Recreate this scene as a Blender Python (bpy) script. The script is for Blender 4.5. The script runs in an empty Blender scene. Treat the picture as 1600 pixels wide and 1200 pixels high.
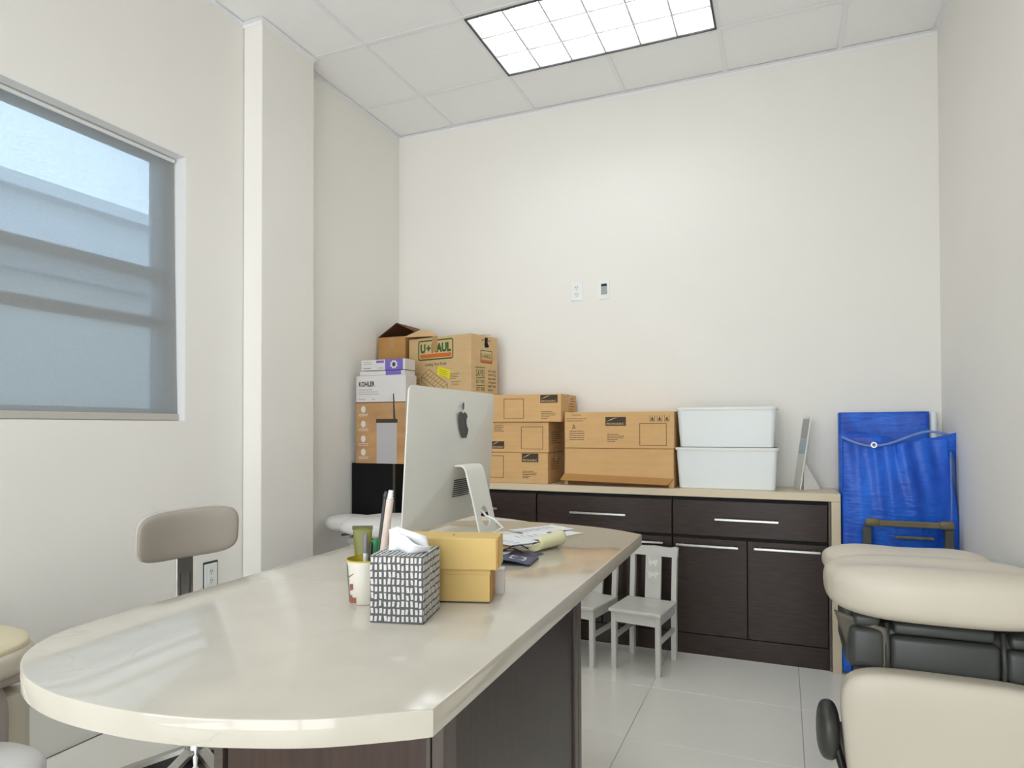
import bpy, bmesh, math, random
from mathutils import Matrix, Vector
random.seed(7)
S = bpy.context.scene
COL = S.collection
PI = math.pi

# ------------------------------------------------------------------ camera
def make_camera():
    yaw, pit, rol = math.radians(22.55), math.radians(.7654), math.radians(-.1444)
    R = Vector((math.cos(yaw), math.sin(yaw), 0)); F0 = Vector((-math.sin(yaw), math.cos(yaw), 0)); Zv = Vector((0, 0, 1))
    F = F0*math.cos(pit) + Zv*math.sin(pit); U = Zv*math.cos(pit) - F0*math.sin(pit)
    R2 = R*math.cos(rol) + U*math.sin(rol); U2 = U*math.cos(rol) - R*math.sin(rol)
    cam = bpy.data.cameras.new('camera'); co = bpy.data.objects.new('camera', cam); COL.objects.link(co)
    m = Matrix((R2, U2, -F)).transposed().to_4x4(); m.translation = (0, 0, 1.23); co.matrix_world = m
    cam.sensor_width = 36; cam.sensor_fit = 'HORIZONTAL'; cam.lens = 1021.58/1600*36; cam.shift_y = 53.85/1600
    cam.clip_start = .05
    S.camera = co
make_camera()

# ------------------------------------------------------------------ world and exposure
W = bpy.data.worlds.new('sky'); S.world = W; W.use_nodes = True
nt = W.node_tree; nt.nodes.clear()
out = nt.nodes.new('ShaderNodeOutputWorld'); bg = nt.nodes.new('ShaderNodeBackground')
tcw = nt.nodes.new('ShaderNodeTexCoord'); sep = nt.nodes.new('ShaderNodeSeparateXYZ'); rampw = nt.nodes.new('ShaderNodeValToRGB')
nt.links.new(tcw.outputs['Generated'], sep.inputs[0]); nt.links.new(sep.outputs['Z'], rampw.inputs[0]); nt.links.new(rampw.outputs[0], bg.inputs[0])
rampw.color_ramp.elements[0].position = 0; rampw.color_ramp.elements[0].color = (.97, .98, 1, 1)      # hazy bright sky, a little bluer overhead
rampw.color_ramp.elements[1].position = 1; rampw.color_ramp.elements[1].color = (.80, .90, 1, 1)
bg.inputs[1].default_value = 3.6
nt.links.new(bg.outputs[0], out.inputs[0])
S.view_settings.view_transform = 'Standard'; S.view_settings.look = 'None'; S.view_settings.gamma = 1
S.view_settings.use_curve_mapping = False
S.view_settings.exposure = 0.52
LAMP = 5.6          # strength of the fluorescent tubes

# ------------------------------------------------------------------ materials
def lin(c):
    return tuple(((v/255)/12.92 if v/255 <= .04045 else ((v/255+.055)/1.055)**2.4) for v in c) + (1,)
MATS = {}
def mat(name, rgb, rough=.5, metal=0, var=.0, scale=8, stretch=(1, 1, 1), bump=0, bscale=60, coat=0, emit=0, spec=.5):
    if name in MATS: return MATS[name]
    m = bpy.data.materials.new(name); m.use_nodes = True; n = m.node_tree; b = n.nodes['Principled BSDF']
    b.inputs['Base Color'].default_value = lin(rgb); b.inputs['Roughness'].default_value = rough
    b.inputs['Metallic'].default_value = metal; b.inputs['Coat Weight'].default_value = coat
    b.inputs['Coat Roughness'].default_value = .08; b.inputs['Specular IOR Level'].default_value = spec
    tc = n.nodes.new('ShaderNodeTexCoord'); mp = n.nodes.new('ShaderNodeMapping'); mp.inputs['Scale'].default_value = stretch
    n.links.new(tc.outputs['Object'], mp.inputs[0])
    if var:
        nz = n.nodes.new('ShaderNodeTexNoise'); nz.inputs['Scale'].default_value = scale; nz.inputs['Detail'].default_value = 5
        cr = n.nodes.new('ShaderNodeValToRGB'); L = lin(rgb)
        cr.color_ramp.elements[0].position = .3; cr.color_ramp.elements[1].position = .7
        cr.color_ramp.elements[0].color = tuple(v*(1-var) for v in L[:3]) + (1,)
        cr.color_ramp.elements[1].color = tuple(min(1, v*(1+var)) for v in L[:3]) + (1,)
        n.links.new(mp.outputs[0], nz.inputs[0]); n.links.new(nz.outputs[0], cr.inputs[0]); n.links.new(cr.outputs[0], b.inputs['Base Color'])
    if bump:
        nb = n.nodes.new('ShaderNodeTexNoise'); nb.inputs['Scale'].default_value = bscale; nb.inputs['Detail'].default_value = 4
        bp = n.nodes.new('ShaderNodeBump'); bp.inputs['Strength'].default_value = bump; bp.inputs['Distance'].default_value = .005
        n.links.new(mp.outputs[0], nb.inputs[0]); n.links.new(nb.outputs[0], bp.inputs['Height']); n.links.new(bp.outputs[0], b.inputs['Normal'])
    if emit:
        b.inputs['Emission Color'].default_value = lin(rgb); b.inputs['Emission Strength'].default_value = emit
    MATS[name] = m
    return m

WALL = mat('wall_paint', (245, 242, 235), .85, var=.012, scale=1.5, bump=.08, bscale=90)
CEILT = mat('ceiling_tile', (252, 252, 252), .9, var=.01, scale=30, bump=.15, bscale=220)
GRID = mat('ceiling_grid', (245, 245, 246), .5)
TILE = mat('floor_tile', (250, 247, 238), .16, var=.02, scale=2.2, coat=.2)
GROUT = mat('grout', (180, 177, 168), .9)
ESP = mat('espresso_wood', (58, 46, 41), .33, spec=.3, var=.35, scale=9, stretch=(1.2, 3, 22), bump=.06, bscale=14)
ESPV = mat('espresso_wood_upright', (50, 41, 36), .33, var=.3, scale=9, stretch=(14, 14, .8), bump=.05, bscale=14)
ESPD = mat('espresso_dark', (16, 13, 12), .7)
STEEL = mat('brushed_steel', (205, 203, 200), .28, metal=1)
ALU = mat('silver_aluminium', (232, 230, 220), .42, metal=.12, var=.01, scale=4)
ALUW = mat('silver_edge', (226, 225, 220), .35, metal=.3)
DGREY = mat('dark_grey_plastic', (62, 62, 58), .4)
BLACKP = mat('black_plastic', (14, 14, 14), .35)
BLACKM = mat('black_matte', (5, 5, 6), .6, spec=.25)
RUBBER = mat('black_vinyl', (66, 68, 66), .38, var=.1, scale=6)
VINYL = mat('cream_vinyl', (212, 203, 186), .42, var=.02, scale=3, bump=.04, bscale=300)
VINYLW = mat('white_vinyl', (226, 224, 220), .38, var=.01, scale=3)
VINYLG = mat('taupe_vinyl', (158, 149, 137), .42, var=.03, scale=5)
WHITEP = mat('white_plastic', (242, 246, 245), .35, var=.01, scale=4)
MAUVE = mat('grey_mauve_plastic', (176, 164, 156), .45, var=.04, scale=4)
CREAMP = mat('cream_plastic', (206, 198, 176), .45, var=.02, scale=4)
YELP = mat('yellowed_vinyl', (226, 214, 180), .5, var=.05, scale=8)
WPAINT = mat('white_paint', (216, 214, 207), .38, var=.03, scale=12)
WPAINT2 = mat('bright_white_paint', (240, 240, 232), .4)
CARD = mat('cardboard', (222, 178, 122), .8, var=.05, scale=7, stretch=(1, 1, 5))
CARD2 = mat('cardboard_pale', (214, 180, 132), .8, var=.04, scale=7, stretch=(1, 1, 5))
CARD3 = mat('cardboard_brown', (184, 138, 80), .8, var=.06, scale=7, stretch=(1, 1, 5))
CARDIN = mat('cardboard_inside_shade', (120, 78, 50), .85)
TAN = mat('kraft_tan', (214, 182, 112), .65, var=.03, scale=9)
TAPE = mat('packing_tape', (184, 144, 92), .25, coat=.3)
PRN = mat('brown_print', (66, 56, 42), .7)
PRNL = mat('brown_line_print', (92, 68, 38), .7)
GREEN = mat('green_print', (42, 100, 50), .7)
ORANGE = mat('orange_print', (212, 112, 40), .7)
OLIVEP = mat('olive_print', (100, 104, 66), .7)
CRWHITE = mat('carton_white', (222, 218, 216), .5)
PURPLE = mat('purple_print', (118, 102, 190), .5)
GREYPR = mat('grey_print', (150, 146, 146), .6)
LGREYPR = mat('light_grey_print', (188, 184, 186), .5)
BLACKPR = mat('black_print', (26, 25, 26), .6)
YELLOW = mat('yellow_sticker', (236, 222, 30), .6)
BLUE = None
PAPER = mat('white_paper', (232, 233, 236), .7)
PAPERY = mat('pale_yellow_paper', (228, 224, 184), .7)
NAVY = mat('navy_cover', (44, 52, 84), .4, var=.25, scale=30)
OLIVE = mat('olive_tube', (112, 112, 34), .35)
OLIVED = mat('olive_dark', (70, 70, 22), .35)
PENG = mat('green_pen', (28, 140, 84), .35)
PENW = mat('pen_white', (220, 226, 226), .3)
PENGY = mat('pen_grey', (120, 120, 122), .35)
YGREEN = mat('highlighter', (220, 222, 50), .4)
ROD = mat('pale_pink_plastic', (226, 208, 198), .4)
MUGW = mat('mug_glaze', (228, 222, 208), .25, coat=.3)
MUGY = mat('mug_yellow', (196, 172, 58), .3)
RUST = mat('rust_print', (150, 92, 74), .5)
FOLI = mat('grey_green_print', (120, 130, 122), .5)
TISS = mat('tissue', (240, 241, 244), .9)
TBOX = mat('tissue_box_grey', (88, 88, 90), .7)
TMARK = mat('tissue_box_mark', (214, 211, 206), .7, var=.05, scale=60)
JAMB = mat('jamb_white', (240, 240, 238), .6)
WFRAME = mat('window_frame_grey', (168, 172, 174), .45)
BAR = mat('shade_bar', (196, 190, 178), .5)
BLD = mat('building_stucco', (196, 202, 208), .9, var=.02, scale=.8)
BLD2 = mat('building_stucco_dark', (152, 150, 144), .9, var=.03, scale=.8)
BLD3 = mat('building_ledge', (108, 108, 108), .9)
KHAKI = mat('khaki_plastic', (116, 106, 78), .4)
LOUV = mat('louver_aluminium', (214, 214, 214), .25, metal=.3)
LBLACK = mat('fixture_edge', (70, 70, 72), .5)

def marble(name, rgb, vein):
    m = bpy.data.materials.new(name); m.use_nodes = True; n = m.node_tree; b = n.nodes['Principled BSDF']
    b.inputs['Roughness'].default_value = .09; b.inputs['Coat Weight'].default_value = .25; b.inputs['Coat Roughness'].default_value = .05
    tc = n.nodes.new('ShaderNodeTexCoord')
    def noise(sc, det, dist):
        q = n.nodes.new('ShaderNodeTexNoise'); q.inputs['Scale'].default_value = sc; q.inputs['Detail'].default_value = det; q.inputs['Distortion'].default_value = dist
        n.links.new(tc.outputs['Object'], q.inputs[0]); return q
    a = noise(3.2, 7, 1.2); c = noise(9, 6, .6); d = noise(2.1, 3, .2)
    r1 = n.nodes.new('ShaderNodeValToRGB'); e = r1.color_ramp.elements
    e[0].position = .494; e[0].color = (0, 0, 0, 1); e[1].position = .506; e[1].color = (0, 0, 0, 1); q = e.new(.5); q.color = (1, 1, 1, 1)
    n.links.new(a.outputs[0], r1.inputs[0])
    r2 = n.nodes.new('ShaderNodeValToRGB'); r2.color_ramp.elements[0].position = .55; r2.color_ramp.elements[1].position = .68
    n.links.new(d.outputs[0], r2.inputs[0])
    mu = n.nodes.new('ShaderNodeMath'); mu.operation = 'MULTIPLY'; n.links.new(r1.outputs[0], mu.inputs[0]); n.links.new(r2.outputs[0], mu.inputs[1])
    m2 = n.nodes.new('ShaderNodeMath'); m2.operation = 'MULTIPLY'; n.links.new(mu.outputs[0], m2.inputs[0]); m2.inputs[1].default_value = .30
    base = n.nodes.new('ShaderNodeValToRGB'); L = lin(rgb)
    base.color_ramp.elements[0].color = tuple(v*.9 for v in L[:3]) + (1,); base.color_ramp.elements[1].color = tuple(min(1, v*1.08) for v in L[:3]) + (1,)
    n.links.new(c.outputs[0], base.inputs[0])
    mx = n.nodes.new('ShaderNodeMixRGB'); n.links.new(m2.outputs[0], mx.inputs[0]); n.links.new(base.outputs[0], mx.inputs[1]); mx.inputs[2].default_value = lin(vein)
    n.links.new(mx.outputs[0], b.inputs['Base Color'])
    return m
MARBLE = marble('cream_marble', (201, 194, 180), (120, 110, 96))
COUNTER = mat('counter_stone', (222, 206, 176), .3, var=.03, scale=5, stretch=(1, 1, 1))

def blue_fabric():
    m = bpy.data.materials.new('blue_fabric'); m.use_nodes = True; n = m.node_tree; b = n.nodes['Principled BSDF']
    b.inputs['Roughness'].default_value = .42
    tc = n.nodes.new('ShaderNodeTexCoord'); nz = n.nodes.new('ShaderNodeTexNoise'); nz.inputs['Scale'].default_value = 9
    mp = n.nodes.new('ShaderNodeMapping'); mp.inputs['Scale'].default_value = (1.2, 1.2, .5); n.links.new(tc.outputs['Object'], mp.inputs[0]); n.links.new(mp.outputs[0], nz.inputs[0])
    cr = n.nodes.new('ShaderNodeValToRGB'); cr.color_ramp.elements[0].color = lin((16, 72, 186)); cr.color_ramp.elements[1].color = lin((36, 116, 236))
    cr.color_ramp.elements[0].position = .3; cr.color_ramp.elements[1].position = .7
    n.links.new(nz.outputs[0], cr.inputs[0]); n.links.new(cr.outputs[0], b.inputs['Base Color'])
    w = n.nodes.new('ShaderNodeTexNoise'); w.inputs['Scale'].default_value = 14; m3 = n.nodes.new('ShaderNodeMapping'); m3.inputs['Scale'].default_value = (1, 1, 4)
    n.links.new(tc.outputs['Object'], m3.inputs[0]); n.links.new(m3.outputs[0], w.inputs[0])
    bp = n.nodes.new('ShaderNodeBump'); bp.inputs['Strength'].default_value = .5; bp.inputs['Distance'].default_value = .01
    n.links.new(w.outputs[0], bp.inputs['Height']); n.links.new(bp.outputs[0], b.inputs['Normal'])
    return m
BLUE = blue_fabric()
BLUEG = mat('blue_grey_edge', (112, 140, 200), .5, var=.1, scale=10)

def shade_fabric():
    m = bpy.data.materials.new('shade_mesh_fabric'); m.use_nodes = True; n = m.node_tree; n.nodes.clear()
    o = n.nodes.new('ShaderNodeOutputMaterial'); t = n.nodes.new('ShaderNodeBsdfTransparent'); d = n.nodes.new('ShaderNodeBsdfDiffuse'); tl = n.nodes.new('ShaderNodeBsdfTranslucent')
    d.inputs[0].default_value = lin((186, 186, 182)); tl.inputs[0].default_value = lin((178, 190, 202))
    a = n.nodes.new('ShaderNodeMixShader'); a.inputs[0].default_value = .35; n.links.new(d.outputs[0], a.inputs[1]); n.links.new(tl.outputs[0], a.inputs[2])
    tc = n.nodes.new('ShaderNodeTexCoord'); nz = n.nodes.new('ShaderNodeTexNoise'); nz.inputs['Scale'].default_value = 160
    n.links.new(tc.outputs['Object'], nz.inputs[0])
    mr = n.nodes.new('ShaderNodeMapRange'); mr.inputs[1].default_value = .3; mr.inputs[2].default_value = .7; mr.inputs[3].default_value = .78; mr.inputs[4].default_value = .85
    n.links.new(nz.outputs[0], mr.inputs[0])
    b = n.nodes.new('ShaderNodeMixShader'); n.links.new(mr.outputs[0], b.inputs[0]); n.links.new(t.outputs[0], b.inputs[1]); n.links.new(a.outputs[0], b.inputs[2])
    n.links.new(b.outputs[0], o.inputs[0]); return m
SHADE = shade_fabric()
def glass(tint=(.74, .86, .94, 1), nm='window_glass'):
    m = bpy.data.materials.new(nm); m.use_nodes = True; n = m.node_tree; n.nodes.clear()
    o = n.nodes.new('ShaderNodeOutputMaterial'); t = n.nodes.new('ShaderNodeBsdfTransparent'); g = n.nodes.new('ShaderNodeBsdfGlossy')
    t.inputs[0].default_value = tint; g.inputs['Roughness'].default_value = .02
    f = n.nodes.new('ShaderNodeFresnel'); f.inputs[0].default_value = 1.45
    x = n.nodes.new('ShaderNodeMixShader'); n.links.new(f.outputs[0], x.inputs[0]); n.links.new(t.outputs[0], x.inputs[1]); n.links.new(g.outputs[0], x.inputs[2]); n.links.new(x.outputs[0], o.inputs[0])
    return m
GLASS = glass(); GLASSC = glass((.97, .98, .98, 1), 'clear_glass')
TUBE = mat('fluorescent_tube', (243, 248, 255), .5, emit=LAMP)

# ------------------------------------------------------------------ mesh helpers
class MB:
    def __init__(s): s.v = []; s.f = []
    def add(s, v, f):
        o = len(s.v); s.v += [tuple(p) for p in v]; s.f += [tuple(i+o for i in q) for q in f]; return s
    def box(s, x0, x1, y0, y1, z0, z1):
        return s.add([(x0, y0, z0), (x1, y0, z0), (x1, y1, z0), (x0, y1, z0), (x0, y0, z1), (x1, y0, z1), (x1, y1, z1), (x0, y1, z1)],
                     [(0, 3, 2, 1), (4, 5, 6, 7), (0, 1, 5, 4), (1, 2, 6, 5), (2, 3, 7, 6), (3, 0, 4, 7)])
    def rbox(s, x0, x1, y0, y1, z0, z1, r=.004, seg=2):
        bm = bmesh.new(); bmesh.ops.create_cube(bm, size=1)
        for v in bm.verts: v.co = ((x0+x1)/2 + v.co.x*(x1-x0), (y0+y1)/2 + v.co.y*(y1-y0), (z0+z1)/2 + v.co.z*(z1-z0))
        bmesh.ops.bevel(bm, geom=bm.edges[:] + bm.verts[:], offset=r, segments=seg, affect='EDGES', profile=.5)
        bm.verts.index_update(); s.add([v.co[:] for v in bm.verts], [[v.index for v in f.verts] for f in bm.faces]); bm.free(); return s
    def bar(s, p0, p1, w, h, up=(0, 0, 1)):
        p0, p1 = Vector(p0), Vector(p1); d = (p1-p0).normalized(); sd = d.cross(Vector(up))
        sd = (sd if sd.length > 1e-4 else d.cross(Vector((1, 0, 0)))).normalized(); u = sd.cross(d)
        c = [sd*a*w/2 + u*b*h/2 for a, b in ((-1, -1), (1, -1), (1, 1), (-1, 1))]
        return s.add([p0+q for q in c] + [p1+q for q in c], [(0, 1, 2, 3), (7, 6, 5, 4), (0, 4, 5, 1), (1, 5, 6, 2), (2, 6, 7, 3), (3, 7, 4, 0)])
    def tube(s, pts, r, n=10, cap=True):
        pts = [Vector(p) for p in pts]; rs = r if isinstance(r, (list, tuple)) else [r]*len(pts); rings = []
        a = None
        for i, p in enumerate(pts):
            d = (pts[min(i+1, len(pts)-1)] - pts[max(i-1, 0)]).normalized()
            if a is None: a = d.orthogonal().normalized()
            else: a = (a - d*a.dot(d)).normalized()
            b = d.cross(a); rings.append([p + (a*math.cos(2*PI*k/n) + b*math.sin(2*PI*k/n))*rs[i] for k in range(n)])
        v = [q for g in rings for q in g]; f = []
        for i in range(len(pts)-1):
            for k in range(n): f.append((i*n+k, i*n+(k+1) % n, (i+1)*n+(k+1) % n, (i+1)*n+k))
        if cap: f += [tuple(range(n-1, -1, -1)), tuple(range((len(pts)-1)*n, len(pts)*n))]
        return s.add(v, f)
    def lathe(s, prof, c=(0, 0, 0), n=24):
        v = []; f = []; m = len(prof)
        for k in range(n):
            a = 2*PI*k/n
            v += [(c[0]+r*math.cos(a), c[1]+r*math.sin(a), c[2]+z) for r, z in prof]
        for k in range(n):
            for i in range(m-1): f.append((k*m+i, ((k+1) % n)*m+i, ((k+1) % n)*m+i+1, k*m+i+1))
        return s.add(v, f)
    def prism(s, outline, z0, z1, bev=0):
        n = len(outline); v = [(x, y, z0) for x, y in outline] + [(x, y, z1) for x, y in outline]
        return s.add(v, [tuple(range(n-1, -1, -1)), tuple(range(n, 2*n))] + [(i, (i+1) % n, (i+1) % n+n, i+n) for i in range(n)])
    def squad(s, c, h, n=4.0, res=14, fn=None):
        """superellipsoid pillow: centre c, half sizes h, exponent n, optional deform fn(local unit point)->offset"""
        idx = {}; v = []; f = []
        def vid(p):
            k = (round(p[0], 5), round(p[1], 5), round(p[2], 5))
            if k not in idx:
                g = (abs(p[0])**n + abs(p[1])**n + abs(p[2])**n)**(1/n); q = Vector((p[0]/g, p[1]/g, p[2]/g))
                w = Vector((c[0]+q.x*h[0], c[1]+q.y*h[1], c[2]+q.z*h[2]))
                if fn: w = fn(q, w)
                idx[k] = len(v); v.append(tuple(w))
            return idx[k]
        t = [-1+2*i/res for i in range(res+1)]; t = [math.sin(x*PI/2)*.35 + x*.65 for x in t]
        for ax in range(3):
            for sg in (-1, 1):
                for i in range(res):
                    for j in range(res):
                        q = []
                        for a, b in ((i, j), (i+1, j), (i+1, j+1), (i, j+1)):
                            p = [0, 0, 0]; p[ax] = sg; p[(ax+1) % 3] = t[a]; p[(ax+2) % 3] = t[b]; q.append(vid(p))
                        f.append(tuple(q) if sg > 0 else tuple(reversed(q)))
        return s.add(v, f)
    def grid(s, nu, nv, fn):
        v = [fn(i/nu, j/nv) for j in range(nv+1) for i in range(nu+1)]
        return s.add(v, [(j*(nu+1)+i, j*(nu+1)+i+1, (j+1)*(nu+1)+i+1, (j+1)*(nu+1)+i) for j in range(nv) for i in range(nu)])
    def plate(s, o, r, u, outline, t=.0006):
        """flat thin plate: outline in (r,u) axes from origin o, thickness t towards r x u"""
        o, r, u = Vector(o), Vector(r).normalized(), Vector(u).normalized(); n = r.cross(u); k = len(outline)
        v = [o + r*a + u*b for a, b in outline]; v += [p + n*t for p in v]
        return s.add(v, [tuple(range(k-1, -1, -1)), tuple(range(k, 2*k))] + [(i, (i+1) % k, (i+1) % k+k, i+k) for i in range(k)])
    def build(s, name, m, parent=None, smooth=False, loc=None, rot=None, solid=0, auto=None):
        me = bpy.data.meshes.new(name); assert all(max(q) < len(s.v) for q in s.f), name
        me.from_pydata(s.v, [], s.f); me.update()
        o = bpy.data.objects.new(name, me); COL.objects.link(o); me.materials.append(m)
        if smooth: me.polygons.foreach_set('use_smooth', [True]*len(me.polygons))
        if auto is not None:
            me.polygons.foreach_set('use_smooth', [True]*len(me.polygons)); me.set_sharp_from_angle(angle=math.radians(auto))
        if solid:
            md = o.modifiers.new('solid', 'SOLIDIFY'); md.thickness = solid; md.offset = 0
        if parent: o.parent = parent
        if loc: o.location = loc
        if rot: o.rotation_euler = rot
        return o
def rect(x0, x1, y0, y1): return [(x0, y0), (x1, y0), (x1, y1), (x0, y1)]
def rrect(x0, x1, y0, y1, r, n=5):
    o = []
    for cx, cy, a in ((x1-r, y0+r, -PI/2), (x1-r, y1-r, 0), (x0+r, y1-r, PI/2), (x0+r, y0+r, PI)):
        o += [(cx+r*math.cos(a+PI/2*k/n), cy+r*math.sin(a+PI/2*k/n)) for k in range(n+1)]
    return o
def ell(cx, cy, rx, ry, n=20): return [(cx+rx*math.cos(2*PI*k/n), cy+ry*math.sin(2*PI*k/n)) for k in range(n)]
def tag(o, label, cat, group=None):
    o['label'] = label; o['category'] = cat
    if group: o['group'] = group
    return o
def thing(name, label, cat, loc=(0, 0, 0), rz=0, group=None):
    o = bpy.data.objects.new(name, None); COL.objects.link(o); o.location = loc; o.rotation_euler = (0, 0, rz); o.empty_display_size = .1
    return tag(o, label, cat, group)
def struct(o): o['kind'] = 'structure'; return o
def copy_tree(o, parent=None):
    c = o.copy(); COL.objects.link(c); c.parent = parent
    for ch in list(o.children): copy_tree(ch, c)
    return c
def text(name, s, size, m, parent, o, r, u, width=None, t=.0006, bold=0, shear=0):
    cu = bpy.data.curves.new(name, 'FONT'); cu.body = s; cu.size = size; cu.resolution_u = 2; cu.offset = bold; cu.shear = shear
    ob = bpy.data.objects.new(name, cu); COL.objects.link(ob)
    dg = bpy.context.evaluated_depsgraph_get(); me = bpy.data.meshes.new_from_object(ob.evaluated_get(dg))
    bpy.data.objects.remove(ob); bpy.data.curves.remove(cu)
    xs = [v.co.x for v in me.vertices]; k = width/(max(xs)-min(xs)) if width else 1; x0 = min(xs)
    o, r, u = Vector(o), Vector(r).normalized(), Vector(u).normalized(); n = r.cross(u)
    for v in me.vertices: v.co = o + r*(v.co.x-x0)*k + u*v.co.y + n*t
    me.materials.clear(); me.materials.append(m); me.name = name
    ob = bpy.data.objects.new(name, me); COL.objects.link(ob); ob.parent = parent
    return ob

# ------------------------------------------------------------------ the room
XL, XR, YB, YN, ZC = -2.548, .758, 3.989, -1.9, 3.298
XL2 = -2.525
H = ZC + .25
struct(MB().box(-2.75, XR+.15, YB, YB+.15, 0, H).build('wall_back', WALL))
struct(MB().box(XR, XR+.15, YN-.15, YB, 0, H).build('wall_right', WALL))
NX0, NX1, NZ1 = -2.5, .71, 3.2        # unseen shopfront opening behind the camera, added to brighten the room
struct(MB().box(-2.75, NX0, YN-.15, YN, 0, H).box(NX1, XR+.15, YN-.15, YN, 0, H).box(NX0, NX1, YN-.15, YN, NZ1, H).build('wall_near', WALL))
w2 = bpy.data.objects.new('added_shopfront', None); COL.objects.link(w2); w2.location = (NX0, YN-.1, 0); struct(w2); ww = NX1-NX0
for k in range(5): MB().box(ww*k/4-.025 if k else 0, ww*k/4+.025 if k < 4 else ww, 0, .05, 0, NZ1).build('mullion', WFRAME, w2)
for z in (0, 2.1, NZ1-.05): MB().box(0, ww, .002, .048, z, z+.05).build('rail', WFRAME, w2)
for k in range(4): MB().box(ww*k/4+.025, ww*(k+1)/4-.025, .02, .026, .05, 2.1).box(ww*k/4+.025, ww*(k+1)/4-.025, .02, .026, 2.15, NZ1-.05).build('pane', GLASSC, w2)
def portal(name, loc, rot, sx, sy):      # guides sky sampling through a window opening; gives no light of its own
    l = bpy.data.lights.new(name, 'AREA'); l.shape = 'RECTANGLE'; l.size = sx; l.size_y = sy; l.cycles.is_portal = True
    o = bpy.data.objects.new(name, l); COL.objects.link(o); o.location = loc; o.rotation_euler = rot
portal('sky_portal', ((NX0+NX1)/2, YN-.16, NZ1/2), (PI/2, 0, 0), ww, NZ1)
portal('sky_portal', (XL-.21, (.55+2.208)/2, 1.873), (PI/2, 0, -PI/2), 1.658, 1.228)
WY0, WY1, WZ0, WZ1 = .55, 2.208, 1.259, 2.487
wl = MB(); XO = XL-.2
wl.box(XO, XL, YN, WY0, 0, H).box(XO, XL, WY0, WY1, 0, WZ0).box(XO, XL, WY0, WY1, WZ1, H).box(XO, XL, WY1, 2.90, 0, H).box(XO, XL2, 2.90, YB, 0, H)
struct(wl.build('wall_left', WALL))
struct(MB().rbox(XL2-.02, -2.426, 2.551, 2.951, 0, ZC+.003, .006).build('wall_pillar', WALL))

# floor: bed with single tiles
fl = struct(MB().box(-2.75, XR+.1, YN-.1, YB+.1, -.06, -.006).build('floor', GROUT))
TX, TY = .651, .537
xs = [-.589 + TX*k for k in range(-4, 4)]; ys = [2.585 + TY*k for k in range(-10, 4)]
for a in range(len(xs)-1):
    for b in range(len(ys)-1):
        x0, x1 = max(xs[a], XL), min(xs[a+1], XR); y0, y1 = max(ys[b], YN), min(ys[b+1], YB)
        if x1-x0 < .02 or y1-y0 < .02: continue
        MB().rbox(x0+.001, x1-.001, y0+.001, y1-.001, -.012, 0, .0012, 1).build('tile', TILE, fl)

# ceiling: grid of tees with lay-in panels and a wall angle
G0, T, Y0 = -2.082, .595, 2.9335
ce = struct(MB().box(-2.75, XR+.1, YN-.1, YB+.1, ZC+.22, ZC+.26).build('ceiling', CEILT))
gx = [G0 + T*k for k in range(-1, 6)]; gy = [Y0 + T*k for k in range(-10, 3)]
FIX = [(1, 10), (1, 8), (1, 6), (1, 4)]      # grid cell (column, row index) where each two-cell fixture hangs
FIXC = set()
for i, j in FIX: FIXC |= {(i+1, j), (i+2, j)}
def inside(x0, x1, y0, y1): return x1-x0 > .03 and y1-y0 > .03
for a in range(len(gx)-1):
    for b in range(len(gy)-1):
        x0, x1 = max(gx[a], XL), min(gx[a+1], XR); y0, y1 = max(gy[b], YN), min(gy[b+1], YB)
        if (a, b) in FIXC or not inside(x0, x1, y0, y1): continue
        MB().box(x0+.002, x1-.002, y0+.002, y1-.002, ZC+.004, ZC+.018).build('ceiling_panel', CEILT, ce)
for x in gx:
    if XL+.02 < x < XR-.02:
        cuts = sorted((gy[j], gy[j+1]) for i, j in FIX if abs(gx[i+2]-x) < .01); y = YN
        for a, b in cuts + [(YB, YB)]:
            if a-y > .02: MB().box(x-.012, x+.012, y, a, ZC, ZC+.003).build('tee_bar', GRID, ce)
            y = b
for k, y in enumerate(gy):
    if YN < y < YB-.03: MB().box(XL, XR, y-.012, y+.012, ZC-.0005, ZC+.0025).build('tee_bar', GRID, ce)
tr = MB(); a = .022
tr.box(XL, XR, YB-a, YB, ZC-.002, ZC).box(XL, XR, YB-.002, YB, ZC-.018, ZC)
struct(tr.build('trim_1', GRID))
struct(MB().box(XR-a, XR, YN, YB-a, ZC-.002, ZC).box(XR-.002, XR, YN, YB-a, ZC-.018, ZC).build('trim_2', GRID))
struct(MB().box(XL2, XL2+a, 2.951+a, YB-a, ZC-.002, ZC).box(XL2, XL2+.002, 2.951+a, YB-a, ZC-.018, ZC).build('trim_3', GRID))
struct(MB().box(XL, XL+a, YN, 2.551-a, ZC-.002, ZC).box(XL, XL+.002, YN, 2.551-a, ZC-.018, ZC).build('trim_4', GRID))
struct(MB().box(-2.426, -2.426+a, 2.551-a, 2.951+a, ZC-.002, ZC).box(-2.426, -2.424, 2.551, 2.951, ZC-.018, ZC)
       .box(XL, -2.426, 2.551-a, 2.551, ZC-.002, ZC).box(XL, -2.426, 2.549, 2.551, ZC-.018, ZC)
       .box(XL2, -2.426, 2.951, 2.951+a, ZC-.002, ZC).build('trim_5', GRID))

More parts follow.
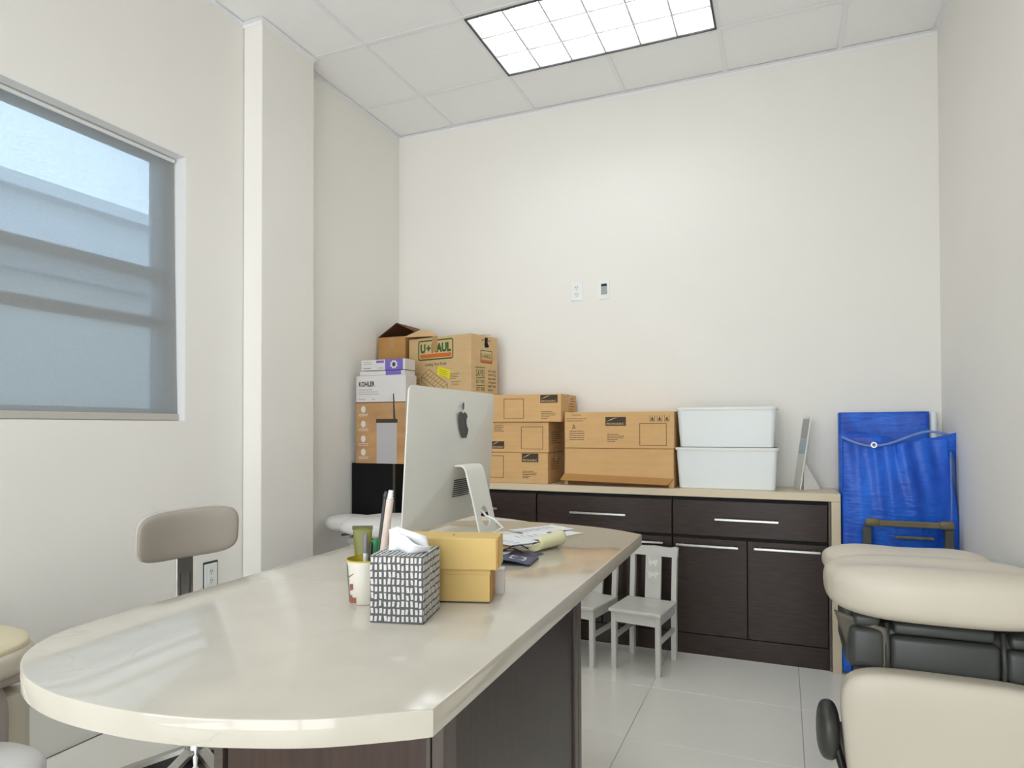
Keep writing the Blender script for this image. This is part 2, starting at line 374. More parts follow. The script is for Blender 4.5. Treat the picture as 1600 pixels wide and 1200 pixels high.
# recessed parabolic fixtures with three tubes
def fixture(x0, y0):
    L, Wd = 2*T-.028, T-.028; t = thing('ceiling_light', 'recessed fluorescent ceiling light with parabolic louver of eighteen cells', 'ceiling light', (x0+.014, y0+.014, ZC))
    m = MB(); d = .10
    m.box(0, L, 0, Wd, d+.0, d+.004).box(-.004, 0, -.004, Wd+.004, 0, d).box(L, L+.004, -.004, Wd+.004, 0, d).box(0, L, -.004, 0, 0, d).box(0, L, Wd, Wd+.004, 0, d)
    m.build('housing', WPAINT2, t)
    MB().box(-.006, L+.006, -.006, .004, -.006, .002).box(-.006, L+.006, Wd-.004, Wd+.006, -.006, .002).box(-.006, .004, .004, Wd-.004, -.006, .002).box(L-.004, L+.006, .004, Wd-.004, -.006, .002).build('edge_frame', LBLACK, t)
    cw, cd = L/6, Wd/3
    def blade(p0, p1, nrm):       # parabolic blade: knife edge below, wide above
        b = MB(); p0, p1, nrm = Vector(p0), Vector(p1), Vector(nrm); pr = [(0.0040, 0), (.0055, .02), (.010, .045), (.018, .068)]
        v = []; 
        for p in (p0, p1):
            v += [p + nrm*w + Vector((0, 0, z)) for w, z in pr] + [p - nrm*w + Vector((0, 0, z)) for w, z in reversed(pr)]
        k = 8
        return b.add(v, [tuple(range(k-1, -1, -1)), tuple(range(k, 2*k))] + [(i, (i+1) % k, (i+1) % k+k, i+k) for i in range(k)])
    for i in range(1, 6): blade((cw*i, .004, .002), (cw*i, Wd-.004, .002), (1, 0, 0)).build('louver_blade', LOUV, t)
    for j in range(1, 3): blade((.004, cd*j, .0025), (L-.004, cd*j, .0025), (0, 1, 0)).build('louver_blade', LOUV, t)
    for j in range(3): MB().tube([(.03, cd*(j+.5), .075), (L-.03, cd*(j+.5), .075)], .019, 12).build('fluorescent_tube', TUBE, t, auto=40)
    return t
fx = [fixture(gx[i+1], gy[j]) for i, j in FIX]  # only the first is in view; the rest are added to even the lighting
for k, o in enumerate(fx):
    o['label'] = ['recessed fluorescent ceiling light with parabolic louver above the child chairs', 'added unseen ceiling light above the far half of the desk', 'added unseen ceiling light above the curved near end of the desk', 'added unseen ceiling light nearest the added shopfront'][k]
    o['group'] = 'recessed ceiling lights'

# window in the left wall, shade, outside
win = bpy.data.objects.new('window_1', None); COL.objects.link(win); win.location = (XL-.15, WY0, WZ0); struct(win)
wd, wh = WY1-WY0, WZ1-WZ0
MB().box(0, .045, wd-.075, wd, 0, wh).build('stile', WFRAME, win); MB().box(0, .045, 0, .09, 0, wh).build('stile', WFRAME, win)
MB().box(0, .045, .09, wd-.075, wh-.03, wh).build('head_rail', WFRAME, win); MB().box(0, .045, .09, wd-.075, 0, .06).build('sill_rail', WFRAME, win)
MB().box(-.005, .05, .09, wd-.075, .655, .70).build('meeting_rail', WFRAME, win)
MB().box(.046, .07, .02, wd-.01, .425, .475).build('guard_rail', WFRAME, win)
MB().box(.018, .024, .09, wd-.075, .06, wh-.03).build('pane', GLASS, win)
jm = MB(); e = .004
jm.box(XL-.15, XL-.001, WY1-e, WY1, WZ0, WZ1).box(XL-.15, XL-.001, WY0, WY0+e, WZ0, WZ1).box(XL-.15, XL-.001, WY0+e, WY1-e, WZ1-e, WZ1).box(XL-.15, XL-.001, WY0+e, WY1-e, WZ0, WZ0+e)
struct(jm.build('trim_6', JAMB))
sh = thing('roller_shade', 'grey mesh roller shade lowered over the window', 'shade', (XL-.062, WY0+.03, WZ0+.006))
sw, shh = WY1-WY0-.045, WZ1-WZ0-.03
def shf(u, v): return (.022*(1-v)**1.5 - .006 + .0035*math.sin(u*9)*(1-v), u*(sw + .010*(1-v)), .03 + v*(shh-.024))
MB().grid(24, 24, shf).build('fabric', SHADE, sh, smooth=True)
MB().rbox(.006, .026, -.004, sw+.012, 0, .03, .004).build('bottom_bar', BAR, sh)
MB().tube([(-.002, 0, shh+.008), (-.002, sw, shh+.008)], .009, 12).build('roller', JAMB, sh, auto=40)
ch = MB(); pts = [(.02, sw+.016, z) for z in (shh-.02, shh-.2, shh-.45, shh-.62)]; ch.tube(pts, .0022, 6)
for k in range(26): ch.squad((.02, sw+.016, shh-.03-.023*k), (.0035, .0035, .0035), 2, 3)
ch.build('bead_chain', WHITEP, sh, smooth=True)
bld = thing('neighbouring_building', 'pale flat-roofed building seen through the window shade', 'building', (-9, 0, 0))
MB().box(-6, 0, -6, 26, 0, 4.25).build('wall', BLD, bld)
MB().box(-6.2, .25, -6.2, 26.2, 4.25, 4.42).build('parapet', BLD, bld)
MB().box(0, .35, -6, 26, 3.2, 3.42).build('ledge', BLD3, bld)
MB().box(0, .12, -6, 26, .0, 3.2).build('lower_wall', BLD2, bld)
struct(MB().box(-40, -2.76, -30, 40, -.2, -.05).build('ground', BLD2))

# wall plates
def duplex(name, label, loc, rz, edge=None):
    t = thing(name, label, 'outlet', loc, rz, None)      # local -y faces the room
    MB().rbox(-.0375, .0375, -.006, 0, -.06, .06, .003).build('cover_plate', WHITEP, t)
    if edge: MB().box(-.041, .041, -.003, 0, -.068, -.06).box(-.041, .041, -.003, 0, .06, .07).box(-.042, -.0375, -.003, 0, -.066, .07).box(.0375, .042, -.003, 0, -.066, .07).build('plate_dark_edge', edge, t)  # dark grey strips edging the cover plate
    for s in (-1, 1):
        q = MB().plate((0, -.006, s*.022), (1, 0, 0), (0, 0, 1), rrect(-.015, .015, -.016, .016, .006), .002).build('socket', WPAINT2, t)
        k = MB()
        for x in (-.006, .006): k.box(x-.0012, x+.0012, -.0088, -.0078, s*.022-.002, s*.022+.007)
        k.box(-.002, .002, -.0088, -.0078, s*.022-.011, s*.022-.007).build('slot', DGREY, q)
    return t
duplex('wall_outlet', 'white duplex outlet on the back wall above the stacked cartons', (-1.207, YB, 2.092), 0)
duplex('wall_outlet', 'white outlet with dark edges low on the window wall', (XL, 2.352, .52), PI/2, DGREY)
t = thing('cable_plate', 'white cable pass-through plate with dark opening on the back wall', 'wall plate', (-1.03, YB, 2.09))
MB().box(-.034, -.019, -.006, 0, -.06, .06).box(.019, .034, -.006, 0, -.06, .06).box(-.019, .019, -.006, 0, .036, .06).box(-.019, .019, -.006, 0, -.06, -.03).build('cover_plate', WHITEP, t)
MB().box(-.019, .019, -.0012, 0, -.03, .036).build('opening', BLACKP, t)
MB().add([(-.018, -.002, .02), (.018, -.002, .02), (.018, -.012, -.03), (-.018, -.012, -.03)], [(3, 2, 1, 0)]).build('scoop', mat('grey_plastic', (170, 170, 166), .4), t, solid=.001)

# ------------------------------------------------------------------ counter and cabinets
CZ, CF = .893, 3.637
t = thing('worktop', 'pale stone worktop with waterfall end over the dark cabinets', 'worktop', (0, 0, 0))
MB().rbox(-2.19, .26, CF, YB-.003, CZ-.04, CZ, .002).build('top_slab', COUNTER, t)
MB().rbox(.218, .26, CF, YB-.003, 0, CZ-.0405, .002).build('end_panel', COUNTER, t)
MB().rbox(-2.19, -2.148, CF, YB-.003, 0, CZ-.0405, .002).build('end_panel', COUNTER, t)
def handle(x0, x1, z, y, parent):
    m = MB().rbox(x0, x1, y-.034, y-.024, z-.006, z+.006, .002)
    for x in (x0+.03, x1-.03): m.box(x-.004, x+.004, y-.026, y, z-.004, z+.004)
    return m.build('handle', STEEL, parent)
def cabinet(x0, x1, label, dh, lh, rh):
    t = thing('base_cabinet', label, 'cabinet', (0, 0, 0), 0, 'dark cabinets under the worktop'); F = 3.662
    MB().box(x0+.001, x1-.001, F+.02, YB-.002, .02, .845).build('body', ESPD, t)
    d = MB().rbox(x0+.003, x1-.003, F, F+.019, .643, .832, .0015).build('drawer_front', ESP, t); handle(*dh, .736, F, d)
    xm = (x0+x1)/2
    d = MB().rbox(x0+.003, xm-.0025, F, F+.019, .113, .626, .0015).build('door', ESP, t); handle(*lh, .59, F, d)
    d = MB().rbox(xm+.0025, x1-.003, F, F+.019, .113, .626, .0015).build('door', ESP, t); handle(*rh, .593, F, d)
    MB().box(x0+.001, x1-.001, F+.002, F+.019, .0, .108).build('plinth', ESP, t)
cabinet(-2.146, -1.364, 'dark cabinet unit beside the black cabinet, behind the white bed', (-1.94, -1.61), (-2.12, -1.8), (-1.72, -1.4))
cabinet(-1.362, -.569, 'dark cabinet unit behind the two small white chairs', (-1.149, -.822), (-1.34, -1.02), (-.935, -.615))
cabinet(-.567, .204, 'dark cabinet unit at the waterfall end under the white bins', (-.344, -.026), (-.546, -.224), (-.148, .168))
tag(MB().rbox(.2055, .217, 3.655, YB-.002, 0, .85, .001).build('filler_strip', mat('filler_grey', (96, 90, 84), .5)), 'narrow grey filler strip between cabinet and worktop end', 'filler strip')

# ------------------------------------------------------------------ desk
DZ, DT = .86, .038
def bez(p, n=8):
    o = []
    for i in range(len(p)-1):
        a, b, c, d = p[max(i-1, 0)], p[i], p[i+1], p[min(i+2, len(p)-1)]
        for k in range(n):
            s = k/n; o.append(tuple(.5*(2*b[q] + (c[q]-a[q])*s + (2*a[q]-5*b[q]+4*c[q]-d[q])*s*s + (3*b[q]-a[q]-3*c[q]+d[q])*s**3) for q in (0, 1)))
    return o + [p[-1]]
near = bez([(-1.231, .90), (-1.222, .795), (-1.185, .722), (-1.129, .668), (-1.04, .624), (-.939, .602), (-.82, .601), (-.72, .615), (-.637, .640), (-.547, .678), (-.452, .739)])
far = bez([(-.454, 2.256), (-.56, 2.325), (-.674, 2.368), (-.80, 2.39), (-.94, 2.393), (-1.08, 2.37), (-1.19, 2.32), (-1.262, 2.24), (-1.276, 2.14)])
outl = near + [(-.428, .758)] + far
desk = thing('desk', 'cream marble-topped desk with curved ends on a dark wood pedestal', 'desk', (-.84, 1.3, 0))
def loc(o): return [(x+.84, y-1.3) for x, y in o]
bm = bmesh.new(); vs = [bm.verts.new((x, y, DZ-DT)) for x, y in loc(outl)]; f = bm.faces.new(vs)
r = bmesh.ops.extrude_face_region(bm, geom=[f]); 
for v in r['geom']:
    if isinstance(v, bmesh.types.BMVert): v.co.z = DZ
bmesh.ops.recalc_face_normals(bm, faces=bm.faces)
hor = [e for e in bm.edges if abs(e.verts[0].co.z - e.verts[1].co.z) < 1e-6]
bmesh.ops.bevel(bm, geom=hor, offset=.003, segments=2, affect='EDGES', profile=.5)
me = bpy.data.meshes.new('desktop'); bm.to_mesh(me); bm.free(); me.materials.append(MARBLE)
o = bpy.data.objects.new('desktop', me); COL.objects.link(o); o.parent = desk
me.polygons.foreach_set('use_smooth', [True]*len(me.polygons)); me.set_sharp_from_angle(angle=math.radians(30))
PX0, PX1, PY0, PY1 = -1.005+.84, -.51+.84, .937-1.3, 1.714-1.3; PZ = DZ-DT-.0005
MB().box(PX0+.012, PX1-.012, PY0+.012, PY1-.012, 0, PZ-.001).build('carcass', ESPD, desk)
MB().rbox(PX1-.014, PX1-.006, PY0+.05, PY1-.062, .06, PZ, .001).build('side_panel', ESPV, desk)
MB().rbox(PX0+.006, PX0+.014, PY0+.05, PY1-.05, .06, PZ, .001).build('side_panel', ESPV, desk)
MB().rbox(PX0+.03, PX1-.035, PY0+.006, PY0+.014, .06, PZ, .001).build('end_panel', mat('red_brown_wood', (62, 44, 36), .3, var=.25, scale=7, stretch=(12, 12, .8)), desk)
MB().rbox(PX0+.03, PX1-.03, PY1-.014, PY1-.006, .06, PZ, .001).build('end_panel', ESPV, desk)
for x, y, w, d in ((PX1-.022, PY0, .022, .046), (PX1-.022, PY1-.058, .022, .028), (PX1-.022, PY1-.026, .022, .026), (PX0, PY0, .022, .03), (PX0, PY1-.03, .022, .03), (PX1-.032, PY0-.002, .008, .02)):
    MB().rbox(x, x+w, y, y+d, 0, PZ, .002).build('corner_post', mat('grey_brown_wood', (84, 74, 68), .35, var=.2, scale=8, stretch=(10, 10, .8)), desk)

# ------------------------------------------------------------------ desktop computer (stands along Y, screen towards -x)
pc = thing('desktop_computer', 'silver all-in-one computer seen from behind on the desk', 'computer', (-1.065, 2.085, DZ))
PW, PH, PB, TILT = .65, .475, .030, math.radians(3.4)
def pt(y, h, off):   # panel point: along y, height h above panel bottom, offset towards +x (back)
    return (-.025 + h*math.sin(TILT) + off*math.cos(TILT) - .02, y, PB + h*math.cos(TILT) - off*math.sin(TILT))
def bulge(u, v):
    a = max(0, 1-abs(2*u-1)**2.6); b = max(0, 1-abs(2*v-1)**2.6); return .006 + .034*(a*b)**.8
ol = rrect(-PW/2, PW/2, 0, PH, .022, 5)
m = MB()
rings = 9; n = len(ol); v = []; f = []
for k in range(rings+1):
    s = 1-k/rings*.999; s = s**.8
    for y, h in ol:
        yy, hh = y*s, PH/2 + (h-PH/2)*s; v.append(pt(yy, hh, bulge(yy/PW+.5, hh/PH) if k else .005))
for k in range(rings):
    for i in range(n): f.append((k*n+i, k*n+(i+1) % n, (k+1)*n+(i+1) % n, (k+1)*n+i))
m.add(v, f).build('back_shell', ALU, pc, smooth=True)
m = MB(); v = [pt(y, h, .005) for y, h in ol] + [pt(y, h, 0) for y, h in ol]
m.add(v, [tuple(range(n, 2*n))] + [(i, i+n, (i+1) % n+n, (i+1) % n) for i in range(n)]); m.build('front_rim', ALUW, pc)
MB().add([pt(y, h, -.0008) for y, h in rrect(-PW/2+.006, PW/2-.006, .075, PH-.006, .012, 4)], [tuple(range(19, -1, -1))]).build('screen', BLACKP, pc)
# logo: fruit with bite and leaf
def backpt(y, h): return pt(y, h, bulge(y/PW+.5, h/PH) + .0024)
LC = (0, .352)
body = [(-.004, .036), (-.014, .041), (-.026, .038), (-.034, .027), (-.037, .010), (-.034, -.010), (-.027, -.028), (-.017, -.040), (-.008, -.042), (0, -.038), (.008, -.042), (.017, -.040), (.026, -.028), (.032, -.014), (.023, -.006), (.019, .006), (.022, .018), (.030, .026), (.024, .035), (.013, .040), (.004, .036)]
MB().add([backpt(LC[0]+a*1.1, LC[1]+b*1.15) for a, b in body], [tuple(range(len(body)-1, -1, -1))]).build('logo_body', DGREY, pc)
leaf = [(0, .044), (-.003, .054), (.003, .064), (.014, .072), (.016, .062), (.010, .050)]
MB().add([backpt(LC[0]+a*1.1, LC[1]+b*1.15) for a, b in leaf], [tuple(range(len(leaf)-1, -1, -1))]).build('logo_leaf', DGREY, pc)
m = MB()
for k in range(9):
    h = .098 + k*.0072; m.add([backpt(-.058, h), backpt(.07, h), backpt(.07, h+.0036), backpt(-.058, h+.0036)], [(0, 1, 2, 3)])
m.build('vent_slots', BLACKP, pc)
# stand: bent strip with oval cable hole
SW = .14
prof = [(.012, .236), (.034, .237), (.043, .235), (.050, .229), (.056, .218), (.066, .175), (.080, .125)]
bm = bmesh.new(); rows = []
for x, z in prof: rows.append([bm.verts.new((x, y*SW/2, z)) for y in (-1, 1)])
for a, b in zip(rows, rows[1:]): bm.faces.new((a[0], a[1], b[1], b[0]))
a0, a1 = Vector((.080, 0, .125)), Vector((.108, 0, .006)); d = a1-a0; N = 40; v = []
for k in range(N):
    an = 2*PI*k/N + PI/4; c, sn = math.cos(an), math.sin(an); q = 1/max(abs(c), abs(sn))
    v.append((bm.verts.new(a0 + d*(.5+sn*q*.5) + Vector((0, c*q*SW/2, 0))), bm.verts.new(a0 + d*(.56+sn*.30) + Vector((0, c*.036, 0)))))
for k in range(N): bm.faces.new((v[k][0], v[(k+1) % N][0], v[(k+1) % N][1], v[k][1]))
bmesh.ops.remove_doubles(bm, verts=bm.verts, dist=.0004); bmesh.ops.recalc_face_normals(bm, faces=bm.faces)
me = bpy.data.meshes.new('stand'); bm.to_mesh(me); bm.free(); me.materials.append(ALU); o = bpy.data.objects.new('stand', me); COL.objects.link(o); o.parent = pc
me.polygons.foreach_set('use_smooth', [True]*len(me.polygons)); md = o.modifiers.new('solid', 'SOLIDIFY'); md.thickness = .006; md.offset = 0
o.modifiers.new('edge', 'EDGE_SPLIT').split_angle = math.radians(45)
MB().rbox(-.09, .112, -SW/2, SW/2, 0, .006, .002).build('foot', ALU, pc)
MB().tube([(.03, .03, .09), (.07, .02, .08), (.10, .0, .06), (.13, 0, .05), (.16, .01, .02), (.15, -.1, .006), (.12, -.26, .005), (.14, -.33, .005)], .0035, 8).build('power_cable', WHITEP, pc, smooth=True)

# ------------------------------------------------------------------ things on the desk
def rotbox(name, label, cat, c, rz, w, d, h, m, group=None):
    t = thing(name, label, cat, (c[0], c[1], c[2]), rz, group); return t
# tissue box: front-left bottom corner as origin, x along the front, y back
tb = thing('tissue_box', 'tall tissue box with grey and white dash pattern on the desk', 'tissue box', (-.728, 1.047, DZ), math.radians(13))
BW, BD, BH = .105, .112, .127
MB().rbox(0, BW, 0, BD, 0, BH, .0015).build('carton', TBOX, tb)
def dashes(o, r, u, w, h, cols, rows, vert=True):
    m = MB(); cw = w/cols; rh = h/rows
    for j in range(rows):
        wob = random.uniform(-.1, .1)
        for i in range(cols):
            x0 = (i+.16+random.uniform(-.06, .06))*cw; x1 = x0 + cw*random.uniform(.46, .62); z0 = (j+.14+random.uniform(-.07, .07))*rh; z1 = z0 + rh*random.uniform(.66, .82); sk = random.uniform(-.14, .14)*cw
            m.plate(o, r, u, [(x0+sk, z0), (x1+sk, z0+.0004), (x1, z1), (x0, z1)], .0004)
    return m
for nm, a in (('dash_print', ((0, 0, .002), (1, 0, 0), (0, 0, 1), BW, BH-.003, 12, 9)), ('dash_print', ((BW, 0, .002), (0, 1, 0), (0, 0, 1), BD, BH-.003, 14, 9)), ('dash_print', ((0, BD, .002), (0, -1, 0), (0, 0, 1), BD, BH-.003, 14, 9))):
    if a[1] == (0, -1, 0): a = ((0, BD, .002), (0, -1, 0), (0, 0, 1), BD, BH-.003, 14, 9)
    o = dashes(*a).build(nm, TMARK, tb); o['kind'] = 'stuff'
o = dashes((0, 0, BH), (1, 0, 0), (0, 1, 0), BW, BD, 12, 9).build('dash_print', TMARK, tb); o['kind'] = 'stuff'
def tis(u, v):
    x = -.034 + .085*u; z = v*(.030 + .018*math.sin(u*PI*.9+.4)); y = .012*math.sin(u*5+v*2) + .018*(v-.3)*math.cos(u*4) ; return (BW/2 + x - .010*v + .004*math.sin(9*u), BD/2 + y, BH + z)
MB().grid(16, 8, tis).build('tissue', TISS, tb, smooth=True, solid=.0006)
def tis2(u, v):
    x = -.02 + .065*u; z = v*(.024 + .010*math.cos(u*3)); return (BW/2 + x + .012*v, BD/2 - .016 + .012*math.sin(u*6+1) - .012*v, BH + z)
MB().grid(14, 6, tis2).build('tissue', TISS, tb, smooth=True, solid=.0006)

# two kraft boxes stacked
kb = thing('kraft_box', 'plain tan kraft box lying on the desk under another', 'box', (-.571, 1.252, DZ), math.radians(17))
MB().rbox(-.225, 0, 0, .075, .003, .071, .002).build('carton', TAN, kb)
MB().box(-.222, -.002, .002, .073, 0, .003).build('base_shade_strip', BLACKP, kb)  # black strip stands in for the contact shade under the box
MB().rbox(-.2245, .0012, -.0012, .0762, .060, .0715, .001).build('lid_edge', TAN, kb)
MB().rbox(.0008, .0022, .004, .07, .004, .066, .0005).build('tuck_flap', CARD3, kb)
kb = thing('kraft_box', 'tan kraft box with lid tuck, resting on top of the other kraft box', 'box', (-.551, 1.248, DZ+.072), math.radians(17))
MB().rbox(-.232, 0, 0, .085, 0, .066, .002).build('carton', TAN, kb)
MB().box(-.004, .0006, -.0008, .0, .0, .064).build('corner_seam', CARD3, kb)
MB().plate((-.1, .04, .066), (1, 0, 0), (0, 1, 0), ell(0, 0, .003, .004, 8), .0004).build('thumb_notch', PRNL, kb)
MB().rbox(.0004, .0016, .006, .083, .003, .063, .0004).build('tuck_flap', TAN, kb)
sb = thing('small_white_box', 'small white box against the lower kraft box', 'box', (-.580, 1.331, DZ), math.radians(17))
MB().rbox(-.03, .006, 0, .03, 0, .055, .0015).build('carton', CRWHITE, sb); MB().rbox(-.0302, .0062, -.0002, .0302, .049, .0556, .001).build('lid', CRWHITE, sb)

# mug with pens
mg = thing('mug', 'white painted mug with yellow inside holding pens', 'mug', (-.823, 1.165, DZ))
MB().lathe([(0, 0), (.028, 0), (.032, .004), (.036, .05), (.0385, .092), (.0365, .0925)], n=28).build('cup', MUGW, mg, auto=50)
MB().lathe([(.0368, .0925), (.034, .05), (.029, .008), (0, .006)], n=28).build('inside_glaze', MUGY, mg, auto=50)
MB().lathe([(.0386, .0905), (.0388, .0925), (.037, .0932)], n=28).build('rim', MUGY, mg, smooth=True)
a = math.radians(128); dr = Vector((math.cos(a), math.sin(a), 0))
MB().tube([dr*.034+Vector((0, 0, .072)), dr*.052+Vector((0, 0, .07)), dr*.06+Vector((0, 0, .05)), dr*.052+Vector((0, 0, .03)), dr*.034+Vector((0, 0, .026))], .0042, 8).build('handle', MUGW, mg, smooth=True)
def wrap(name, m, pts_list):
    for pts in pts_list:
        q = MB(); a0 = min(p[0] for p in pts); a1 = max(p[0] for p in pts); K = 14
        def span(a):
            zs = []
            for (x0, z0), (x1, z1) in zip(pts, pts[1:]+pts[:1]):
                if (x0-a)*(x1-a) < 0: zs.append(z0+(z1-z0)*(a-x0)/(x1-x0))
            return (min(zs), max(zs)) if zs else None
        for k in range(K):
            d = (a1-a0)/K; aL, aR = a0+d*k, a0+d*(k+1); sL, sR = span(aL+d*.05), span(aR-d*.05)
            if sL and sR:
                v = []
                for an, z in ((aL, sL[0]), (aR, sR[0]), (aR, sR[1]), (aL, sL[1])): rr = (.0322 + .0062*z/.092) + .0007; v.append((rr*math.cos(an), rr*math.sin(an), z))
                q.add(v, [(0, 1, 2, 3)])
        q.build(name, m, mg)
A0 = math.radians(232)
wrap('painted_scene', RUST, [[(A0+x*.12, z) for x, z in ((0, .006), (2, .004), (4, .005), (6, .005), (6, .018), (4, .016), (3, .022), (1.5, .02), (.3, .028), (-.2, .02))], [(A0+x*.12, z) for x, z in ((1.0, .056), (3, .06), (5, .066), (5, .068), (3, .0625), (1, .0585))], [(A0+x*.12, z) for x, z in ((2.2, .03), (4.6, .034), (4.6, .046), (2.2, .044))]])
wrap('painted_scene', FOLI, [[(A0-.02+x*.12, z) for x, z in ((0, .02), (1.8, .022), (1.5, .04), (2.2, .052), (1.4, .066), (1.8, .08), (.4, .088), (-.6, .084), (.6, .078), (.5, .06), (-.6, .052), (.3, .046))]])
def pen(name, label, p, d, L, r, ms, cat='pen'):
    t = thing(name, label, cat, p, 0, 'pens in the mug'); d = Vector(d).normalized()
    MB().tube([d*0, d*L*.7], r, 10).build('barrel', ms[0], t, auto=40); MB().tube([d*L*.7, d*L*.96, d*L], [r*1.1, r*1.1, r*.6], 10).build('cap', ms[1], t, auto=40); return t
pen('pen', 'white pen with grey cap standing in the mug', (-.825, 1.168, DZ+.01), (.04, -.03, 1), .135, .0048, (PENW, PENGY))
pen('pen', 'black pen standing in the mug between the other pens', (-.812, 1.160, DZ+.01), (.05, .04, 1), .118, .004, (BLACKP, BLACKP))
pen('marker_pen', 'white marker pen with green cap leaning in the mug', (-.808, 1.178, DZ+.01), (-.02, .06, 1), .122, .0066, (PENW, PENG))
# tube of cream, highlighter and ring-tipped wand behind the tissue box
ct = thing('cream_tube', 'olive green squeeze tube standing on its cap behind the tissue box', 'tube', (-.985, 1.385, DZ), math.radians(25))
MB().lathe([(0, 0), (.016, 0), (.017, .02), (.015, .022)], n=20).build('cap', PENGY, ct, auto=40)
m = MB(); v = []; K = 24
for i in range(9):
    s = i/8; z = .022 + s*.098; rx = .018 + .007*s; ry = .018*(1-s) + .0012
    v += [(rx*math.cos(2*PI*k/K), ry*math.sin(2*PI*k/K), z) for k in range(K)]
m.add(v, [(i*K+k, i*K+(k+1) % K, (i+1)*K+(k+1) % K, (i+1)*K+k) for i in range(8) for k in range(K)] + [tuple(range(8*K, 9*K))]); m.build('body', OLIVE, ct, smooth=True)
MB().rbox(-.0255, .0255, -.0018, .0018, .112, .122, .0005).build('crimp', OLIVED, ct)
wd_ = thing('wand', 'long pale pink plastic wand with notched tip leaning behind the tissue box', 'wand', (-.884, 1.312, DZ))
d = Vector((-.01, .03, 1)).normalized(); rr = Vector((.925, .38, 0))
lean = rr*.0026
def wp(z): return Vector((0, 0, z)) + rr*(z*.12)
MB().tube([wp(0), wp(.02), wp(.20)], [.0098, .010, .0088], 10).build('shaft', ROD, wd_, auto=50)
m = MB()
for k in range(3): m.tube([wp(.20+k*.007), wp(.2035+k*.007), wp(.207+k*.007)], [.006, .0082-.001*k, .0055], 8)
m.build('notched_tip', WHITEP, wd_, auto=50)
dw = thing('wand_shadow_rod', 'slim dark grey rod standing in for the shadow behind the pale pink wand', 'wand', (-.906, 1.326, DZ))  # dark rod put in for the shadowy streak behind the pale wand
MB().tube([wp(0), wp(.20)], [.0062, .0055], 8).build('shaft', DGREY, dw, auto=50); MB().tube([wp(.20), wp(.206), wp(.216)], [.0045, .007, .004], 8).build('tip', DGREY, dw, auto=50)
hl = thing('highlighter', 'yellow and clear highlighter lying behind the tissue box', 'highlighter', (-.818, 1.272, DZ+.0085), 0)
MB().tube([(0, 0, 0), (-.05, .06, 0)], .0085, 10).build('barrel', YGREEN, hl, auto=40); MB().tube([(-.05, .06, 0), (-.075, .09, 0)], .0088, 10).build('cap', PENW, hl, auto=40)

# papers
def sheet(name, label, c, rz, w, l, z, m, curl=0, cat='paper', group=None, lines=True):
    t = thing(name, label, cat, (c[0], c[1], DZ+z), rz, group)
    def fn(u, v): return (-w/2+w*u, -l/2+l*v, .0004 + curl*((2*u-1)**2*.4 + (2*v-1)**4*.6) + .0006*math.sin(7*u+5*v))
    MB().grid(10, 12, fn).build('sheet', m, t, smooth=True)
    if lines:
        q = MB()
        for k in range(7):
            y = l/2 - .05 - k*.024
            q.plate((0, 0, .0022+curl*.2), (1, 0, 0), (0, 1, 0), rect(-w/2+.03, -w/2+.03+random.uniform(.4, .9)*(w-.07), y, y+.0035), .0003)
        q.build('printed_lines', GREYPR, t)
    return t
sheet('paper_sheet', 'white sheet spread flat beside the computer stand', (-.85, 2.00), math.radians(12), .20, .279, .000, PAPER, group=None)
sheet('paper_sheet', 'white sheet fanned out at the far end of the desk papers', (-.77, 2.10), math.radians(-22), .17, .26, .004, PAPER)
sheet('paper_sheet', 'white sheet poking out towards the far desk edge', (-.79, 2.17), math.radians(-30), .12, .2, .008, PAPER, .003)
sheet('paper_sheet', 'white form with grey print on top of the paper pile', (-.79, 1.95), math.radians(-38), .12, .25, .012, PAPER, .008)
sheet('envelope', 'white envelope lying across the navy leaflet', (-.79, 1.82), math.radians(62), .11, .22, .030, PAPER, .003, cat='envelope')
lf = thing('leaflet', 'folded navy leaflet with white panels at the edge of the paper pile', 'leaflet', (-.715, 1.70, DZ), math.radians(8))
def lfn(u, v): return (-.07+.15*u, -.09+.18*v, .002+.012*math.sin(u*PI)*(1-.4*v)+.004*math.sin(v*6))
MB().grid(14, 12, lfn).build('cover', NAVY, lf, smooth=True, solid=.001)
for (u0, u1, v0, v1) in ((.08, .40, .62, .90), (.12, .36, .2, .3), (.58, .86, .12, .32)):
    MB().add([tuple(Vector(lfn(a, b))+Vector((0, 0, .0012))) for a, b in ((u0, v0), (u1, v0), (u1, v1), (u0, v1))], [(0, 1, 2, 3)]).build('white_panel', PAPER, lf)
q = MB()
for k, (v0, a) in enumerate(((.45, .4), (.55, .5), (.95, .3))):
    MB().tube([Vector(lfn(.5+.4*s-.2, min(1, v0+a*s*.1)))+Vector((0, 0, .008+.01*math.sin(s*PI))) for s in (0, .3, .6, 1)], .002, 6).build('dark_strap', BLACKP, lf)
yr = thing('rolled_paper', 'curled pale yellow paper sheet lying at the pile edge', 'paper', (-.675, 1.885, DZ), math.radians(-14))
def yfn(u, v):
    an = -.35*PI + u*1.25*PI; R = .022+.004*v; return (R*math.sin(an)*1.25, -.062+.135*v, R - R*math.cos(an)*.98)
MB().grid(18, 8, yfn).build('sheet', PAPERY, yr, smooth=True, solid=.0006)
